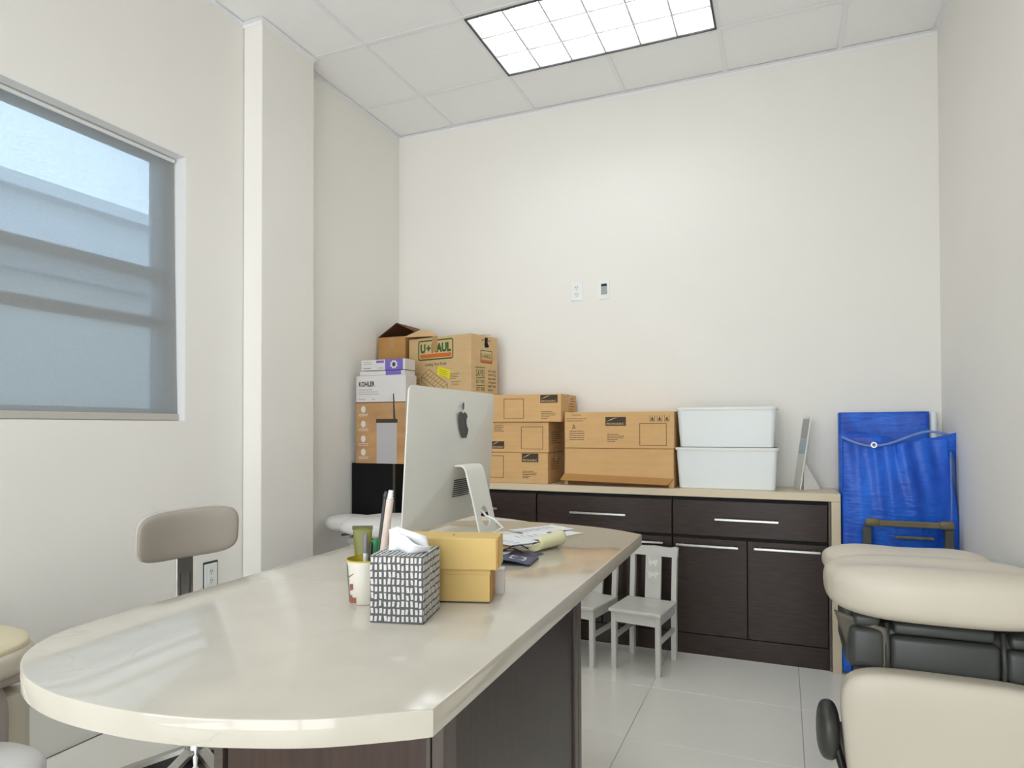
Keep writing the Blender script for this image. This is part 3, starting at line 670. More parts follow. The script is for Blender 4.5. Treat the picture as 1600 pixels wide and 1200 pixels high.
for k, (x, y, rz, L, m) in enumerate(((-.93, 1.50, .5, .05, PAPER), (-.90, 1.54, 1.2, .045, PAPER), (-.95, 1.57, .2, .035, BLACKP), (-.87, 1.60, 2.2, .04, BLACKP))):
    t = thing('paper_scrap' if k < 2 else 'cable_clip', ('crumpled white paper slip behind the kraft boxes', 'curled white paper slip near the computer cable', 'short black clip beside the crumpled slips', 'black clip near the computer stand foot')[k], 'paper' if k < 2 else 'clip', (x, y, DZ), rz)
    if k < 2:
        MB().grid(8, 4, lambda u, v: (-L/2+L*u, -.015+.03*v, .004+.05*u*(.7+.3*v)+.005*math.sin(u*7+v*3))).build('slip', m, t, smooth=True, solid=.0006)
        MB().grid(4, 3, lambda u, v: (-L/2+L*.4*u, -.02+.012*v, .001+.02*u*v)).build('torn_corner', m, t, smooth=True, solid=.0006)
    else:
        MB().bar((-L/2, 0, .03), (L/2, 0, .06), .008, .008).bar((-L/2, 0, .0), (-L/2, 0, .035), .006, .006).build('jaw', m, t); MB().tube([(-L/2, 0, 0.003), (-L, .01, .003)], .003, 6).build('lever', STEEL, t)

# ------------------------------------------------------------------ boxes on the counter
def carton(name, label, c, rz, w, d, h, m, group=None, cat='carton', tape=True, z=CZ):
    """origin: front-left-bottom corner; x along the front, y back"""
    t = thing(name, label, cat, (c[0], c[1], z), rz, group)
    MB().rbox(0, w, 0, d, 0, h, .004).build('carton_body', m, t)
    MB().box(.004, w-.004, d/2-.0015, d/2+.0015, h-.0006, h+.0004).build('flap_seam', PRNL, t)
    if tape: MB().box(-.0006, w+.0006, d/2-.024, d/2+.024, h, h+.0008).box(w, w+.0007, d/2-.024, d/2+.024, h-.05, h).box(-.0007, 0, d/2-.024, d/2+.024, h-.05, h).build('tape', TAPE, t)
    return t
FX, FZ = (1, 0, 0), (0, 0, 1)
def square_outline(t, x0, x1, z0, z1, lw=.003):
    MB().plate((0, 0, 0), FX, FZ, rect(x0, x1, z0, z0+lw)).plate((0, 0, 0), FX, FZ, rect(x0, x1, z1-lw, z1)).plate((0, 0, 0), FX, FZ, rect(x0, x0+lw, z0, z1)).plate((0, 0, 0), FX, FZ, rect(x1-lw, x1, z0, z1)).build('printed_frame', PRNL, t)
def monarc(t, x0, z0, w=.105, h=.048):
    b = MB().plate((0, 0, 0), FX, FZ, rect(x0, x0+w, z0, z0+h)).build('logo_print', PRN, t)
    sw_ = [(x0+w*(.06+.5*s), z0+h*(.50+.42*math.sin(s*PI/2))) for s in [k/8 for k in range(9)]]
    sw2 = [(x, z-h*(.02+.10*(1-abs(2*i/8-1)))) for i, (x, z) in enumerate(sw_)]
    MB().plate((0, -.0007, 0), FX, FZ, sw2 + sw_[::-1], .0003).build('swoosh', CARD2, b)
    text('logo_lettering', 'MONARC', h*.36, CARD2, b, (x0+w*.06, -.0007, z0+h*.10), FX, FZ, w*.88, .0004, bold=.0003)
def smalltext(t, x0, z0, widths, lh=.010, m=None, o=(0, 0, 0), r=FX, th=.0035):
    q = MB()
    for k, wdt in enumerate(widths):
        x = x0
        while x < x0+wdt-.004:
            l = min(random.uniform(.008, .022), x0+wdt-x); q.plate(o, r, FZ, rect(x, x+l, z0-k*lh, z0-k*lh+th), .0005); x += l+.0025
    q.build('printed_lines', m or PRN, t)
c = carton('shipping_carton', 'lowest brown carton of the stack of three printed cartons', (-1.905, 3.645), 0, .62, .30, .183, CARD)
monarc(c, .455, .128, .105, .052); square_outline(c, .19, .335, .03, .165); smalltext(c, .46, .072, (.07, .09, .088, .055, .04)); smalltext(c, .06, .14, (.16, .14, .15, .12, .13), .014, PRNL, (.62, 0, 0), (0, 1, 0))
c = carton('shipping_carton', 'middle brown carton of the stack of three, printed square at its right', (-1.902, 3.65), 0, .62, .29, .181, CARD, z=CZ+.185)
square_outline(c, .445, .585, .02, .155); monarc(c, .25, .022, .085, .045); smalltext(c, .27, .16, (.06, .06, .05, .06), .011); smalltext(c, .05, .12, (.18, .16, .18, .15, .1, .16), .013, PRNL, (.62, 0, 0), (0, 1, 0))
c = carton('shipping_carton', 'topmost brown carton of the stack of three, under the moving box', (-1.818, 3.635), 0, .618, .31, .165, CARD, z=CZ+.368)
monarc(c, .49, .112, .108, .047); square_outline(c, .255, .385, .02, .14); smalltext(c, .495, .058, (.07, .09, .088, .055, .04)); smalltext(c, .15, .14, (.1, .12, .1, .12, .1, .12), .016, PRNL, (.618, 0, 0), (0, 1, 0))
c = carton('plain_carton', 'plain brown carton hidden behind the computer beside the printed stack', (-2.180, 3.675), 0, .268, .29, .536, CARD2)
MB().rbox(.02, .248, -.0008, .0, .02, .03, .0002).build('printed_band', PRNL, c)
# right hand pair
c = carton('shipping_carton', 'lower plain brown carton with its flap folded out, beside the white bins', (-1.188, 3.665), 0, .628, .30, .214, CARD, tape=False)
MB().add([(.0, -.001, .064), (.628, -.001, .05), (.60, -.045, .018), (-.012, -.05, .03)], [(3, 2, 1, 0)]).build('open_flap', CARD3, c, solid=.004)
MB().plate((0, 0, 0), FX, FZ, rect(.02, .6, .002, .046), .0004).build('flap_shade_patch', CARDIN, c)  # dark patch on the carton front paints the shade under the flap
MB().box(.25, .36, -.052, -.048, .018, .024).build('flap_slot', CARDIN, c)
c = carton('shipping_carton', 'upper brown carton with centred logo panel, beside the white bins', (-1.186, 3.66), 0, .63, .31, .208, CARD, z=CZ+.2155)
monarc(c, .245, .128, .118, .050); square_outline(c, .44, .59, .016, .142); smalltext(c, .255, .078, (.07, .1, .095, .06, .05)); smalltext(c, .03, .095, (.09, .09, .09, .09, .09), .012); smalltext(c, .012, .168, (.12, .1), .013); 
text('caution_print', 'CAUTION', .013, PRN, c, (.045, 0, .186), FX, FZ, .055)
MB().plate((0, 0, 0), FX, FZ, [(.045, .112), (.068, .112), (.0565, .138)], .0006).build('warning_triangle', PRNL, c); MB().plate((0, -.0006, 0), FX, FZ, [(.051, .115), (.062, .115), (.0565, .129)], .0004).build('triangle_inside', CARD, c)
q = MB()
for x in (.498, .538, .578): q.plate((0, 0, 0), FX, FZ, rect(x, x+.028, .152, .156)).plate((0, 0, 0), FX, FZ, rect(x, x+.002, .152, .185)).plate((0, 0, 0), FX, FZ, rect(x+.026, x+.028, .152, .185)).plate((0, 0, 0), FX, FZ, [(x+.006, .160), (x+.022, .160), (x+.014, .180)])
q.build('handling_marks', PRN, c)

# moving box with green and orange print
UW, UD, UH = .525, .272, .378
c = carton('moving_box', 'large moving box with green and orange logo and yellow sticker', (-2.276, 3.712), math.radians(-13), UW, UD, UH, CARD2, z=CZ+.536, tape=False)
def outline_rr(t, x0, x1, z0, z1, r, lw, m, o=(0, 0, 0), rr=FX, nm='logo_border'):
    a = rrect(x0, x1, z0, z1, r); b = rrect(x0+lw, x1-lw, z0+lw, z1-lw, max(r-lw, .001)); n = len(a); o, rv = Vector(o), Vector(rr); nrm = rv.cross(Vector(FZ))
    v = [o+rv*x+Vector((0, 0, z))+nrm*.0006 for x, z in a] + [o+rv*x+Vector((0, 0, z))+nrm*.0006 for x, z in b]
    MB().add(v, [(i, (i+1) % n, (i+1) % n+n, i+n) for i in range(n)]).build(nm, m, t)
outline_rr(c, .085, .385, .232, .362, .018, .009, GREEN)
text('logo_lettering', 'U', .075, GREEN, c, (.105, 0, .283), FX, FZ, .045, bold=.004)
MB().plate((0, 0, 0), FX, FZ, [(.158, .303), (.170, .303), (.170, .290), (.182, .290), (.182, .303), (.194, .303), (.194, .315), (.182, .315), (.182, .329), (.170, .329), (.170, .315), (.158, .315)]).build('logo_lettering', GREEN, c)
text('logo_lettering', 'HAUL', .075, GREEN, c, (.202, 0, .283), FX, FZ, .163, bold=.004)
MB().plate((0, 0, 0), FX, FZ, rect(.104, .368, .247, .272)).build('logo_stripe', ORANGE, c)
MB().rbox(.208, .252, -.0022, -.0008, .285, UH, .0003).box(.208, .252, -.0015, .05, UH, UH+.001).build('tape', TAPE, c)
text('heading_print', 'Loading Your Truck', .026, OLIVEP, c, (.145, 0, .196), FX, FZ, .185, bold=.0006)
q = MB(); lw = .0022
def ln(q, a, b, w=lw, o=(0, 0, 0), r=FX):
    a, b = Vector((a[0], a[1])), Vector((b[0], b[1])); d = (b-a).normalized(); n = Vector((-d.y, d.x))*w/2
    q.plate(o, r, FZ, [tuple(a-n), tuple(b-n), tuple(b+n), tuple(a+n)])
A_, B_, C_, D_ = (.115, .13), (.18, .175), (.335, .075), (.27, .035)
for a, b in ((A_, B_), (B_, C_), (C_, D_), (D_, A_)): ln(q, a, b, .003)
def lp(a, b, s): return (a[0]+(b[0]-a[0])*s, a[1]+(b[1]-a[1])*s)
for k in range(1, 7): ln(q, lp(A_, D_, k/7), lp(B_, C_, k/7))
ln(q, lp(A_, B_, .5), lp(D_, C_, .5))
for p in (A_, D_, C_): ln(q, p, (p[0], p[1]-.032), .003)
ln(q, (A_[0], A_[1]-.032), (D_[0], D_[1]-.032), .003); ln(q, (D_[0], D_[1]-.032), (C_[0], C_[1]-.032), .003)
q.build('truck_drawing', OLIVEP, c)
smalltext(c, .05, .148, (.05, .04), .011, OLIVEP); smalltext(c, .05, .115, (.05, .055, .045, .05), .010, OLIVEP); smalltext(c, .345, .135, (.09, .075, .08, .06), .010, OLIVEP); smalltext(c, .37, .085, (.075, .06, .06), .010, OLIVEP); smalltext(c, .24, .178, (.03,), .01, OLIVEP)
MB().plate((0, -.0008, 0), FX, FZ, [(.255, .190), (.362, .160), (.355, .104), (.248, .134)], .0006).build('yellow_sticker', YELLOW, c)
q = MB(); 
for k in range(4): ln(q, (.275, .168-k*.012), (.335, .151-k*.012), .0016, (0, -.0015, 0))
q.build('sticker_print', OLIVEP, c)
o = (UW, 0, 0); r = (0, 1, 0)
outline_rr(c, .095, .215, .205, .285, .006, .005, GREEN, o, r, 'side_logo_border'); MB().plate(o, r, FZ, rect(.098, .212, .209, .225)).build('side_logo_stripe', ORANGE, c)
text('side_logo_lettering', 'U-HAUL', .04, GREEN, c, (UW, .104, .236), r, FZ, .10, bold=.0006)
text('side_print', 'SAVE!', .058, GREEN, c, (UW, .05, .120), r, FZ, .085, bold=.0006)
q = MB(); ln(q, (.045, .172), (.14, .176), .005, o, r); ln(q, (.05, .108), (.14, .112), .005, o, r); ln(q, (.05, .06), (.14, .064), .004, o, r); q.build('side_rule', GREEN, c)
text('side_print', 'BUY TWO', .034, GREEN, c, (UW, .052, .075), r, FZ, .085, bold=.0003); text('side_print', 'GET FREE', .034, GREEN, c, (UW, .052, .028), r, FZ, .085, bold=.0003)
for k, s in enumerate(('BUY A BOX', 'GET IT ALL', 'BIGGER', 'STRONG', 'BETTER', 'BOX')): text('side_print', s, .018, OLIVEP, c, (UW, .175, .150-k*.024), r, FZ, .08 if k < 5 else .05, bold=.0006)
MB().plate(o, r, FZ, [(.138, .365), (.172, .367), (.166, .345), (.170, .330), (.182, .315), (.176, .305), (.140, .303), (.136, .325), (.142, .345)], .0008).build('hand_hole', BLACKM, c)
smalltext(c, .105, .345, (.10,), .01, OLIVEP, o, r, .006)
MB().add([(.10, .03, UH), (.44, .015, UH), (.44, .13, UH+.006), (.10, .13, UH+.012)], [(0, 1, 2, 3)]).build('top_flap', CARD2, c, solid=.004)
MB().add([(UW-.06, .10, UH+.002), (UW, .12, UH+.002), (UW+.004, .2, UH+.012), (UW-.06, .2, UH+.016)], [(0, 1, 2, 3)]).build('top_flap', CARD3, c, solid=.003)

# tall black cabinet by the corner with cartons on it
bc = thing('black_cabinet', 'tall black cabinet standing in the corner beside the worktop', 'cabinet', (-2.353, 3.42, 0))
MB().rbox(-.157, .150, .012, .55, .0, 1.008, .003).build('body', BLACKM, bc)
MB().rbox(-.160, .140, 0, .012, .03, 1.008, .002).build('door', BLACKM, bc)
MB().box(.141, .154, .001, .012, .03, 1.006).build('door_edge', DGREY, bc)
KB = carton('waste_bin_carton', 'white and brown printed carton picturing a waste bin, on the black cabinet', (-2.479, 3.415), 0, .362, .13, .545, CRWHITE, z=1.0085, tape=False)
MB().plate((0, 0, 0), FX, FZ, rect(.0, .362, .0, .378)).build('printed_photo', mat('photo_brown', (190, 146, 98), .5, var=.18, scale=5, stretch=(1, 1, 3)), KB)
MB().plate((0, 0, 0), FX, FZ, rect(.0, .362, .374, .380), .0008).build('photo_edge', PRNL, KB)
MB().plate((0, -.0006, 0), FX, FZ, rect(.155, .300, 0, .255)).build('bin_picture', LGREYPR, KB)
MB().plate((0, -.0008, 0), FX, FZ, rect(.150, .305, .250, .274)).build('bin_lid_picture', PRN, KB)
MB().plate((0, -.0008, 0), FX, FZ, [(.276, .274), (.290, .274), (.280, .43), (.273, .43)]).build('lid_open_picture', DGREY, KB)
q = MB()
for k in range(4): ln(q, (.285, .278), (.200+.018*k, .38+.012*k), .0014, (0, -.0008, 0))
q.build('arc_lines', GREYPR, KB)
text('brand_lettering', 'KOHLER', .042, BLACKPR, KB, (.022, 0, .478), FX, FZ, .118, bold=.0012)
smalltext(KB, .022, .455, (.10, .14, .15), .014, GREYPR); smalltext(KB, .022, .395, (.05,), .012, GREYPR); smalltext(KB, .12, .395, (.02,), .012, GREYPR)
for k in range(4):
    z = .335-k*.092 if k < 3 else .068
    MB().plate((0, -.0006, 0), FX, FZ, ell(.056, z, .017, .021)).build('icon_print', CRWHITE, KB); smalltext(KB, .022, z-.032, (.07, .07), .010, CRWHITE, (0, -.0008, 0))
sl = thing('slim_box', 'slim white box lying on the waste bin carton', 'box', (-2.452, 3.42, 1.5545))
MB().rbox(0, .325, 0, .12, 0, .026, .0015).build('carton_body', CRWHITE, sl); MB().plate((0, 0, 0), FX, FZ, rect(.19, .30, .0, .026)).build('purple_print', PURPLE, sl)
sl = thing('printed_box', 'white and purple printed box on the slim box beside the moving box', 'box', (-2.441, 3.42, 1.5845))
MB().rbox(0, .318, 0, .115, 0, .066, .0015).build('carton_body', CRWHITE, sl)
MB().plate((0, 0, 0), FX, FZ, rect(.175, .302, .0, .066)).build('purple_print', PURPLE, sl)
MB().plate((0, -.0006, 0), FX, FZ, [(.238+.03*(1 if k % 2 else .72)*math.cos(k*PI/8), .033+.029*(1 if k % 2 else .72)*math.sin(k*PI/8)) for k in range(16)]).build('star_print', CRWHITE, sl)
MB().plate((0, -.0012, 0), FX, FZ, ell(.238, .033, .012, .014)).build('knob_picture', DGREY, sl)
MB().plate((0, 0, 0), FX, FZ, rect(.11, .165, .045, .06)).build('purple_print', PURPLE, sl); smalltext(sl, .015, .05, (.06, .06), .012, GREYPR, th=.004); smalltext(sl, .015, .012, (.055,), .01, PRN, th=.004); smalltext(sl, .12, .012, (.04,), .01, GREYPR, th=.004)
c = carton('plain_carton', 'plain carton behind the waste bin carton in the corner', (-2.505, 3.70), 0, .21, .265, .43, CARD2, z=1.0085)
oc = thing('open_carton', 'open brown carton with tented flaps at the top of the corner stack', 'carton', (-2.505, 3.695, 1.439))
OW, OD, OH = .212, .27, .392
MB().box(0, OW, 0, .004, 0, OH).box(0, OW, OD-.004, OD, 0, OH).box(0, .004, .004, OD-.004, 0, OH).box(OW-.004, OW, .004, OD-.004, 0, OH).box(.004, OW-.004, .004, OD-.004, 0, .004).build('carton_body', CARD3, oc)
MB().box(.01, OW-.01, .012, OD-.012, .3, .304).build('contents', BLACKM, oc)
RX, RZ = .137, OH+.092
MB().add([(.0, .0, OH), (RX, 0.01, RZ), (RX, OD, RZ), (0, OD, OH)], [(0, 1, 2, 3)]).build('flap', CARDIN, oc, solid=.004)
MB().add([(RX+.002, .01, RZ), (OW+.105, .0, OH+.012), (OW+.10, OD*.7, OH+.03), (RX+.002, OD, RZ)], [(0, 1, 2, 3)]).build('flap', CARDIN, oc, solid=.004)
MB().add([(0, OD-.006, OH), (OW, OD-.006, OH), (OW+.06, OD-.004, OH+.03), (RX, OD-.004, RZ-.004)], [(0, 1, 2, 3)]).build('flap', CARDIN, oc, solid=.003)
MB().add([(OW*.98, -.012, OH-.01), (OW+.27, -.035, OH-.02), (OW+.20, -.02, OH+.018), (OW+.13, -.012, OH+.034)], [(0, 1, 2, 3)]).build('flap', CARD2, oc, solid=.004)
MB().rbox(.085, .13, -.0012, 0, OH-.075, OH-.004, .0004).build('tape', TAPE, oc)

# white bins
def bin_(name, label, x0, x1, z, h, y0, d):
    t = thing(name, label, 'bin', ((x0+x1)/2, y0+d/2, z), 0, 'white bins on the worktop'); w = x1-x0
    def ring(ix, iz, r): return [(x, y, iz) for x, y in rrect(-w/2+ix, w/2-ix, -d/2+ix, d/2-ix, r, 4)]
    rs = [ring(.022, 0, .02), ring(.018, .004, .022), ring(.004, h-.014, .025), ring(.004, h-.0135, .025), ring(-.003, h-.0135, .028), ring(-.003, h, .028), ring(.007, h, .022), ring(.022, .006, .018)]
    n = len(rs[0]); 
    def skin(rr, caps):
        v = [p for q in rr for p in q]; f = [(i*n+k, i*n+(k+1) % n, (i+1)*n+(k+1) % n, (i+1)*n+k) for i in range(len(rr)-1) for k in range(n)]
        if caps[0]: f.append(tuple(range(n-1, -1, -1)))
        if caps[1]: f.append(tuple(range((len(rr)-1)*n, len(rr)*n)))
        return MB().add(v, f)
    skin(rs[:3], (True, False)).build('tub', WHITEP, t, auto=40); skin(rs[2:7], (False, False)).build('rim', WPAINT2, t, auto=40); skin(rs[6:], (False, True)).build('inside', WHITEP, t, auto=40)
    return t
bin_('storage_bin', 'lower white plastic bin standing on the worktop', -.552, -.024, CZ, .224, 3.665, .28)
bin_('storage_bin', 'upper white plastic bin stacked on the other bin', -.547, -.030, CZ+.2245, .218, 3.670, .27)
# leaning display card with easel leg
dc = thing('display_card', 'narrow display card on an easel leg at the worktop end', 'display card', (.085, 3.87, CZ), math.radians(13))
TL = .055
def dcp(y, z): return (-.02 + TL*z/.385*1.0, y, z)
MB().add([dcp(-.065, 0.001), dcp(.065, 0.001), dcp(.065, .385), dcp(-.065, .385)], [(0, 1, 2, 3)]).build('card', WPAINT2, dc, solid=.006)
MB().add([tuple(Vector(dcp(y, z))+Vector((-.0042, 0, 0))) for y, z in ((-.062, .27), (.062, .27), (.062, .378), (-.062, .378))], [(3, 2, 1, 0)]).build('card_header', mat('pale_grey_print', (186, 184, 180), .5), dc)
MB().add([tuple(Vector(dcp(y, z))+Vector((-.0042, 0, 0))) for y, z in ((-.062, .19), (.062, .19), (.062, .268), (-.062, .268))], [(3, 2, 1, 0)]).build('card_picture', mat('pale_blue_print', (186, 204, 212), .5), dc)
MB().add([(dcp(0, .14)[0]+.004, -.05, .15), (.085, -.055, .001), (.0, -.055, .001), (.085, -.02, .001)], [(0, 2, 1), (0, 1, 3)]).build('easel_leg', WPAINT, dc, solid=.002)

# ------------------------------------------------------------------ folded blue chairs by the back wall
bk = thing('folded_blue_chair', 'tall flat blue fabric chair with white side pole, leaning on the back wall', 'folding chair', (.484, 3.86, 0))
def bkf(u, v):
    return (-.208+.416*u, .02+.06*v + .003*math.sin(v*34+u*3) + .003*math.sin(v*17-u*5), .02+1.285*v)
MB().grid(20, 90, bkf).build('seat_fabric', BLUE, bk, smooth=True, solid=.012)
MB().tube([(.226, .035, .0), (.229, .085, 1.302)], .016, 12).build('side_pole', WHITEP, bk, auto=40)
MB().tube([(-.203, .045, .01), (-.203, .093, 1.302)], .010, 10).build('side_pole', BLUEG, bk, auto=40)
MB().tube([(-.2, .093, 1.296), (.2, .093, 1.299)], .008, 8).build('top_hem', BLUE, bk, smooth=True)
fb = thing('folded_blue_chair', 'bulging folded blue fabric chair with khaki crossbar, behind the cream chair', 'folding chair', (.502, 3.62, 0))
def topz(u): return 1.165 - .030*math.sin(PI*min(1, u*1.25))*(1 if u < .8 else .2) + .012*u
def fbf(u, v):
    x = -.232 + .455*u + .010*math.sin(v*5)*(1 if u > .5 else -.3)*u + (.028*u*(1-v) if u > .5 else 0)
    y = .0 - .055*math.sin(PI*u)**.7*(.4+.6*math.sin(PI*min(1, v*1.05))) + .010*math.sin(u*34+v*4)*math.sin(PI*u)*(.4+.6*v) + .012*math.sin(u*9)
    z = .60 + (topz(u)-.60)*v; return (x, y+.02, z)
MB().grid(60, 40, fbf).build('draped_fabric', BLUE, fb, smooth=True, solid=.008)
def fb2(u, v):
    x = -.236+.50*u; y = .075 + .012*math.sin(u*11+1) + .006*math.sin(v*12+u*4); z = .02 + 1.16*v + (.022*math.sin(u*PI*2.2+.4)*v); return (x-.004, y, z)
MB().grid(40, 30, fb2).build('rear_fabric', BLUE, fb, smooth=True, solid=.008)
def fb3(u, v):
    return (.222+.03*u, .01+.06*u + .005*math.sin(v*14), .05+1.06*v - .05*u*v)
MB().grid(8, 24, fb3).build('side_gusset', BLUEG, fb, smooth=True, solid=.006)
def fb4(u, v): return (-.238+.035*u, .02-.02*u, .02+.62*v)
MB().grid(4, 16, fb4).build('front_strap', BLUE, fb, smooth=True, solid=.006)
MB().tube([(-.236+.455*s, -.012+.022-.03*math.sin(PI*s), topz(s)+.012+.020*math.sin(s*PI*2)*(-1)) for s in [k/16 for k in range(17)]], .006, 8).build('hem_piping', BLUEG, fb, smooth=True)
MB().lathe([(.008, 0), (.014, 0), (.014, .004), (.008, .004)], n=16).build('grommet', STEEL, fb, loc=(-.10, -.035, 1.14), rot=(PI/2, 0, 0))
m = MB(); 
for x in (-.115, .185): MB().squad((x, -.085, .775), (.032, .018, .020), 3, 6).build('crossbar_end', KHAKI, fb, smooth=True)
MB().rbox(-.10, .17, -.094, -.074, .758, .786, .005).build('crossbar', KHAKI, fb)
for x in (-.135, .20): MB().rbox(x-.018, x+.018, -.07, -.03, .02, .752, .004).build('upright', mat('dark_khaki', (84, 84, 76), .4), fb)
MB().rbox(-.02, .14, -.068, -.05, .70, .712, .003).build('lower_bar', KHAKI, fb)

# ------------------------------------------------------------------ cream treatment chair on the right (faces -y)
ex = thing('treatment_chair', 'cream vinyl power treatment chair with black bellows, laid flat beside the wall', 'treatment chair', (.41, 2.55, 0))
def seatfn(q, w):
    if q.z > 0: w.z -= .022*math.exp(-((q.y+.05)/.35)**2)*max(0, 1-abs(q.x)**4)
    w.z -= .014*max(0, q.y)*max(0, q.z)
    return w
MB().squad((.02, -.165, .728), (.312, .215, .088), 3.2, 20, seatfn).build('seat_cushion', VINYL, ex, smooth=True)
def backfn(q, w):
    if q.z > 0: w.z -= .012*math.exp(-(q.x/.5)**2)
    w.z -= .03*max(0, q.y)
    return w
MB().squad((-.012, .19, .735), (.268, .17, .068), 2.8, 18, backfn).build('back_cushion', VINYL, ex, smooth=True)
def legfn(q, w):
    w.y += .03*(1-q.z)*.5
    w.x -= .02*q.z
    return w
MB().squad((.045, -.300, .275), (.292, .06, .225), 5, 18, legfn).build('leg_rest', VINYL, ex, smooth=True)
MB().rbox(-.235, .29, -.24, .10, .47, .62, .03, 4).build('bellows_core', RUBBER, ex, auto=40)
for x0, x1, zt in ((-.225, -.128, .640), (-.118, .165, .625), (.175, .30, .615)):
    MB().rbox(x0, x1, -.275, -.21, .49, zt-.03, .02, 4).build('bellows_panel', RUBBER, ex, auto=40)
    MB().rbox(x0+.012, x1-.012, -.262, -.20, zt-.028, zt+.008, .012, 3).build('bellows_rib', RUBBER, ex, auto=40)
for x in (-.123, .170): MB().tube([(x, -.268, .46), (x, -.272, .55), (x, -.255, .63)], .007, 8).build('bellows_seam', DGREY, ex, smooth=True)
MB().grid(10, 10, lambda u, v: (-.265+.14*u+.05*v*(1-u), -.22-.05*u, .645-.15*v-.03*u*(1-v))).build('side_skirt', mat('olive_grey_vinyl', (104, 98, 84), .4), ex, smooth=True, solid=.006)
m = MB(); m.squad((-.285, -.20, .255), (.035, .09, .085), 2.6, 10); m.build('side_pedal', DGREY, ex, smooth=True)
MB().tube([(-.285, -.22, .30), (-.262, -.26, .22), (-.235, -.26, .12), (-.19, -.24, .07)], .013, 10).build('pedal_arm', BLACKP, ex, smooth=True)
MB().rbox(-.17, .24, -.16, .30, .06, .50, .03, 3).build('lift_column', RUBBER, ex, auto=40)
MB().rbox(-.22, .29, -.22, .38, 0, .06, .02, 3).build('base_plate', DGREY, ex, auto=40)
MB().squad((.285, .14, .735), (.035, .15, .028), 3, 10).build('arm_pad', mat('blue_grey_vinyl', (176, 184, 184), .45), ex, smooth=True)
MB().tube([(.285, .10, .71), (.285, .10, .55), (.24, .08, .50)], .014, 8).build('arm_post', STEEL, ex, auto=40)

# ------------------------------------------------------------------ stool with taupe backrest
st = thing('rolling_stool', 'chrome rolling stool with padded taupe backrest beside the window wall', 'stool', (-1.80, 1.61, 0), math.radians(-29))
# local: backrest faces +x... built along local y
def bf(q, w):
    w.x += .045*q.y*q.y*1.0 + .012*q.z
    w.z += .010*q.y
    return w
BRX = -.16
MB().squad((BRX, 0, .862), (.030, .160, .086), 4.2, 18, bf).build('backrest', VINYLG, st, smooth=True)
MB().squad((BRX-.012, 0, .862), (.024, .163, .089), 4.2, 14, bf).build('back_shell', mat('taupe_shell', (196, 190, 180), .4), st, smooth=True)
MB().rbox(BRX-.03, BRX-.022, -.027, .027, .50, .86, .002).build('back_bracket', STEEL, st)
MB().rbox(BRX-.0215, BRX-.019, -.018, -.012, .52, .72, .0005).rbox(BRX-.0215, BRX-.019, .012, .018, .52, .72, .0005).build('bracket_slot', DGREY, st)
MB().bar((BRX-.026, 0, .505), (0, 0, .50), .05, .008).build('bracket_foot', STEEL, st)
MB().lathe([(0, .51), (.15, .51), (.185, .52), (.195, .545), (.19, .57), (.16, .585), (0, .588)], n=32).build('seat', VINYLG, st, auto=50)
MB().lathe([(0, .505), (.04, .505), (.04, .46), (.026, .45), (.026, .28), (.034, .27), (.034, .09), (0, .09)], n=18).build('gas_column', STEEL, st, auto=40)
for k in range(5):
    a = math.radians(k*72+231); d = Vector((math.cos(a), math.sin(a), 0))
    b = MB(); b.bar(d*.03+Vector((0, 0, .172)), d*.30+Vector((0, 0, .078)), .036, .014); lg = b.build('base_leg', STEEL, st)
    MB().bar(d*.035+Vector((0, 0, .146)), d*.285+Vector((0, 0, .060)), .030, .036).build('leg_underside', BLACKP, lg)
    MB().tube([d*.285+Vector((-.012*d.y, .012*d.x, .028)), d*.285-Vector((-.012*d.y, .012*d.x, -.028))], .028, 14).build('caster', BLACKP, lg, auto=40)

# ------------------------------------------------------------------ white treatment bed behind the desk
bd = thing('treatment_bed', 'white padded treatment bed with small headrest between desk and counter', 'treatment bed', (-1.6, 2.95, 0))
def bdf(q, w):
    w.z += .010*(1-q.x*q.x)
    w.y *= 1
    return w
MB().squad((-.01, 0, .706), (.585, .20, .060), 3.0, 20, bdf).build('bed_cushion', VINYLW, bd, smooth=True)
MB().squad((-.748, .235, .672), (.155, .11, .048), 2.6, 14).build('headrest', VINYLW, bd, smooth=True)
MB().bar((-.74, .16, .615), (-.52, .08, .66), .035, .014).bar((-.66, .17, .60), (-.64, .18, .645), .03, .03).build('headrest_bracket', DGREY, bd)
MB().rbox(-.50, .45, -.14, .14, .62, .66, .01).build('bed_frame', mat('grey_metal', (150, 150, 148), .4), bd)
for sx in (-1, 1):
    for sy in (-1, 1): MB().rbox(-.035+sx*.42-.02, -.035+sx*.42+.02, sy*.12-.02, sy*.12+.02, 0, .625, .004).build('leg', WPAINT, bd)
    MB().rbox(-.035+sx*.42-.012, -.035+sx*.42+.012, -.1, .1, .12, .15, .003).build('stretcher', WPAINT, bd)

